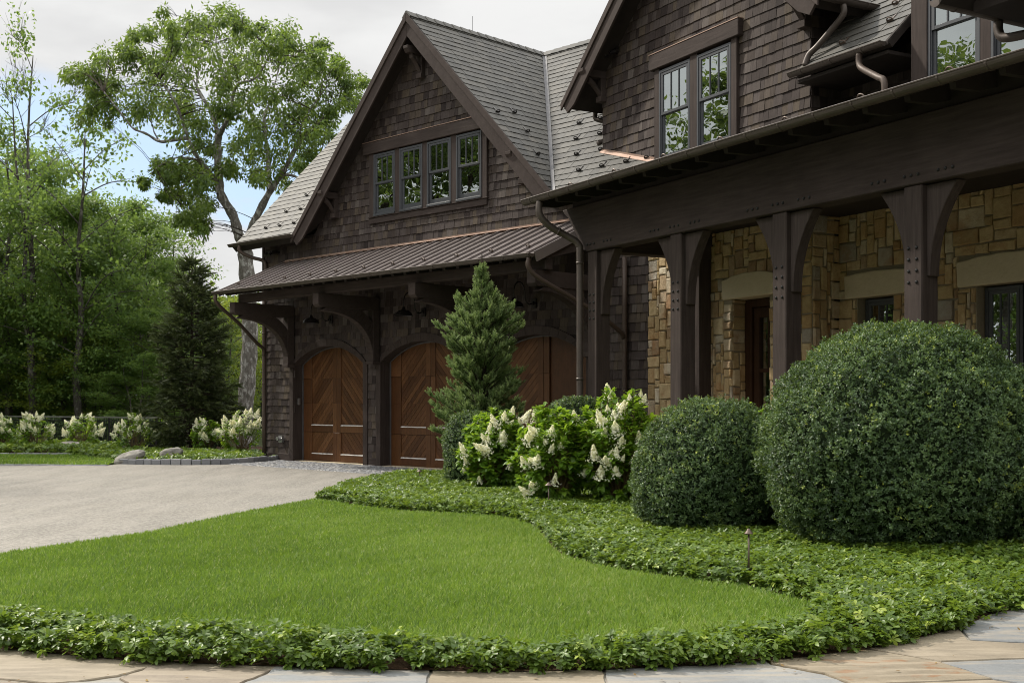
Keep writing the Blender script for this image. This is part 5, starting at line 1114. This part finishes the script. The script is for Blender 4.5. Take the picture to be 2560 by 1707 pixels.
# woodland trees: a few kinds, each with its own trunk, boughs and leafy sprays, at unit height 10 m
def wood_tree(seed, h=10., spread=3.2, base=.22, nlimb=22, sprays=6, leaves=26, ls=.17, top_bare=0., flat=.35, multi=1, crown=1.0):
    r_ = random.Random(seed); random.seed(seed); tr = MB(); C, Rr = [], []
    for mstem in range(multi):
        ox, oy = (r_.gauss(0, .25), r_.gauss(0, .25)) if multi > 1 else (0, 0); hh = h * (1 - .12 * mstem); lx, ly = ox * 2.4, oy * 2.4
        pts = [Vector((ox + lx * u + r_.gauss(0, .10) * (u > 0), oy + ly * u + r_.gauss(0, .10) * (u > 0), hh * u)) for u in (0, .2, .4, .6, .8, 1)]
        sp = smoothpath(pts, 4); n = len(sp); tr.tube(sp, [.016 * hh * (1 - .93 * k / (n - 1)) / (1 + .25 * (multi - 1)) + .006 for k in range(n)], 8)
        for i in range(nlimb // multi):
            u = base + (1 - base) * (i + r_.random()) / (nlimb // multi); q = u * (n - 1); i0 = min(int(q), n - 2); b = sp[i0].lerp(sp[i0 + 1], q - i0)
            a = i * 2.4 + r_.gauss(0, .5); sh = math.sin(math.pi * min(1, (u - base * .5) / (1.06 - base * .5)) ** .8) ** .7; ln = spread * sh * r_.uniform(.6, 1.1) / (1 if multi == 1 else 1.3); up = .25 + .65 * u + r_.uniform(-.25, .35)
            e = b + Vector((math.cos(a) * ln, math.sin(a) * ln, up * ln * r_.uniform(.5, 1.1))); mid = b.lerp(e, .5) + Vector((0, 0, .10 * ln))
            lp = smoothpath([b, mid, e], 4); tr.tube(lp, [.010 * ln * (1 - .85 * k / (len(lp) - 1)) + .006 for k in range(len(lp))], 5, cap=False)
            bare = u > 1 - top_bare
            for k in range(sprays):
                f = r_.uniform(.30, 1.0) * (len(lp) - 1); j0 = min(int(f), len(lp) - 2); p = lp[j0].lerp(lp[j0 + 1], f - j0); aa = a + r_.choice((-1, 1)) * r_.uniform(.3, 1.2); l2 = ln * r_.uniform(.18, .42) + .15
                t2 = p + Vector((math.cos(aa) * l2, math.sin(aa) * l2, l2 * r_.uniform(-.05, .5) + (.35 * l2 if bare else 0))); twig(tr, p, t2, .010, .02, 3)
                if bare:
                    for w in range(2): twig(tr, p.lerp(t2, .5), t2 + Vector((r_.gauss(0, .18), r_.gauss(0, .18), r_.uniform(.1, .5))), .007, 0, 3)
                    if r_.random() < .8: continue
                C.append(t2); Rr.append((.40 + .15 * ln) * r_.uniform(.7, 1.25) * crown)
                if r_.random() < .5: C.append(p.lerp(t2, .5)); Rr.append(.38 * crown)
    L = Leaves(); leaf_cloud(L, np.array([tuple(c) for c in C]), np.array(Rr), leaves, ls, flat, .35, aspect=.62)
    return L, tr
KINDS = {}
def kind(key, mat, bark_, **k):
    L, tr = wood_tree(**k); a = L.build('crown', mat); b = tr.build('trunk', bark_, smooth=True); KINDS[key] = (a.data, b.data); bpy.data.objects.remove(a); bpy.data.objects.remove(b)
kind('tall', 'maple_leaf', 'grey_bark', seed=101, nlimb=26, sprays=8, leaves=52, ls=.13, spread=2.5, top_bare=.34, base=.14, flat=.6, multi=2)
kind('broad', 'maple_leaf', 'grey_bark', seed=102, nlimb=26, sprays=8, leaves=54, ls=.145, spread=3.8, base=.05, flat=.6)
kind('round', 'maple_leaf', 'grey_bark', seed=103, nlimb=24, sprays=8, leaves=54, ls=.15, spread=3.4, base=.03, flat=.6, multi=2)
kind('yellow', 'yellow_leaf', 'grey_bark', seed=104, nlimb=24, sprays=8, leaves=48, ls=.19, spread=4.2, base=.03, flat=.6)
kind('deep', 'deep_leaf', 'dark_bark', seed=105, nlimb=24, sprays=8, leaves=44, ls=.20, spread=4.2, base=.04, flat=.5, crown=1.15)
kind('sparse', 'maple_leaf', 'grey_bark', seed=106, nlimb=18, sprays=5, leaves=14, ls=.17, spread=3.0, base=.25, flat=.35)
def plant(key, x, Y, ytop, label, rz, group='woodland trees behind the fence', wide=1.0, X=None, name='woodland_tree', H=None):
    h = H or ztop(ytop, Y); X = (x - 1280) / 2980 * Y if X is None else X; s = h / 10.
    r_ = thing(name, (X, Y, 0), label, 'tree', group); r_.rotation_euler = (0, 0, rz); r_.scale = (s * wide, s * wide, s)
    for nm, me in zip(('crown', 'trunk'), KINDS[key]): o = bpy.data.objects.new(nm, me); COL.objects.link(o); o.parent = r_
    return r_
plant('tall', 92, 46, 150, 'tallest woodland tree at far left, its thin twigs bare at the top', 1.2, wide=.80)
plant('sparse', 205, 45, 330, 'sparse woodland tree with dead grey branches reaching towards the oak', 4.0, wide=.9)
plant('broad', 20, 48, 400, 'leafy maple cut by the left edge of the photo', .6)
plant('round', 165, 46.5, 505, 'full round maple below the bare twigs of the tallest tree', 2.2)
plant('broad', 285, 47, 545, 'broad maple whose crown slopes down towards the dark conifer', 3.4)
plant('round', 372, 49, 590, 'light green maple with layered sprays, left of the dark conifer top', 5.0)
plant('sparse', 440, 50, 585, 'thin airy tree just left of the tip of the dark conifer', 1.0, wide=1.0)
plant('yellow', 575, 52, 760, 'yellow-green tree glowing between the dark conifer and the oak trunk', .3)
plant('yellow', 655, 58, 800, 'yellow-green foliage right of the oak trunk, at the garage corner', 2.0)
plant('broad', 90, 48.5, 690, 'low leafy maple close behind the fence at the left', 4.4, wide=1.25)
plant('round', 240, 47, 750, 'low bushy tree close behind the fence, behind the second hydrangea', 1.9, wide=1.3)
for i, (x, Y, yt) in enumerate(((-45, 52, 440), (55, 54, 470), (130, 55, 520), (230, 55, 560), (315, 56, 600), (405, 57, 655))):
    plant(('broad', 'round')[i % 2], x, Y, yt, 'mid-distance maple filling the wood between the nearer trunks', i * 1.7 + .9, 'mid-distance wood trees', wide=1.2)
plant('deep', 500, 47, 800, 'dark bushy tree in the shade directly behind the dark conifer', 3.1, wide=1.1)
for i, (x, Y, yt, ww) in enumerate(((30, 49.5, 840, 1.7), (140, 48.5, 810, 1.6), (205, 46.5, 865, 1.7), (300, 46, 825, 1.6), (395, 45.5, 800, 1.5), (-40, 51, 770, 1.6), (345, 44, 895, 1.7), (90, 51.5, 730, 1.4))):
    plant(('round', 'broad', 'yellow')[i % 3] if i != 5 else 'round', x, Y, yt, 'low leafy understorey tree filling the wood edge behind the fence', i * 1.9 + .4, 'understorey at the wood edge', wide=ww)
for i, (x, Y, yt) in enumerate(((-120, 58, 430), (40, 62, 520), (150, 60, 640), (260, 63, 640), (340, 60, 690), (430, 64, 740), (520, 66, 800), (600, 68, 850), (700, 66, 860), (-60, 50, 640))):
    plant('deep', x, Y, yt, 'dark tree deep in the shady wood behind the fence', i * 1.3, 'deep wood trees', wide=1.15)
# trees at the far side of the driveway, seen in the window glass
for i, (X, Y, h, ky, lab) in enumerate(((-27, 22, 13., 'broad', 'broad driveway tree mirrored in the gable windows, nearest the house front'), (-29, 27, 15.5, 'deep', 'tallest driveway tree mirrored in the four garage gable windows'), (-28, 31.5, 15., 'deep', 'full driveway tree mirrored in the two right-hand garage gable windows'), (-27, 37, 13.6, 'round', 'driveway tree mirrored in the paired gable windows'), (-24, 42, 13.5, 'broad', 'driveway tree mirrored lowest in the paired gable windows'), (-33, 29, 15.5, 'deep', 'dark driveway tree behind the tallest mirrored one'), (-34, 38, 13.5, 'deep', 'dark driveway tree furthest back in the window reflections'))):
    plant(ky, 0, Y, 0, lab, i * 2.1, 'driveway trees reflected in the windows', X=X, H=h, name='driveway_tree')
# the far wood as one mass
L = Leaves(); n = 620; X = rng.uniform(-62, 6, n); Y = rng.uniform(74, 92, n); Z = rng.uniform(.3, 8.5, n) * (1 + .25 * wav(X, Y, .25, 3)); leaf_cloud(L, np.stack([X, Y, Z], 1), 1.9, 46, .62, .8, .3, aspect=.7)
tag(L.build('woods', 'deep_leaf'), 'dark far-off wood seen between the trunks', 'woods', kind='stuff')

# unseen ring of woods added to shade the porch and show in the glass
L = Leaves(); n = 1150; A = np.radians(rng.uniform(60, 312, n)); Rr = rng.uniform(42, 52, n); Z = rng.uniform(.2, 13.5, n) * (1 + .12 * np.sin(A * 23)) * np.where((A > np.radians(255)) & (A < np.radians(285)), 1.28, .96)
C = np.stack([np.sin(A) * Rr, np.cos(A) * Rr + 8, Z], 1); leaf_cloud(L, C, 2.4, 130, .42, .8, .3, aspect=.7)
tag(L.build('woods', 'deep_leaf'), 'ring of dark woods added out of view around the lot, mirrored in the window glass', 'woods', kind='stuff')
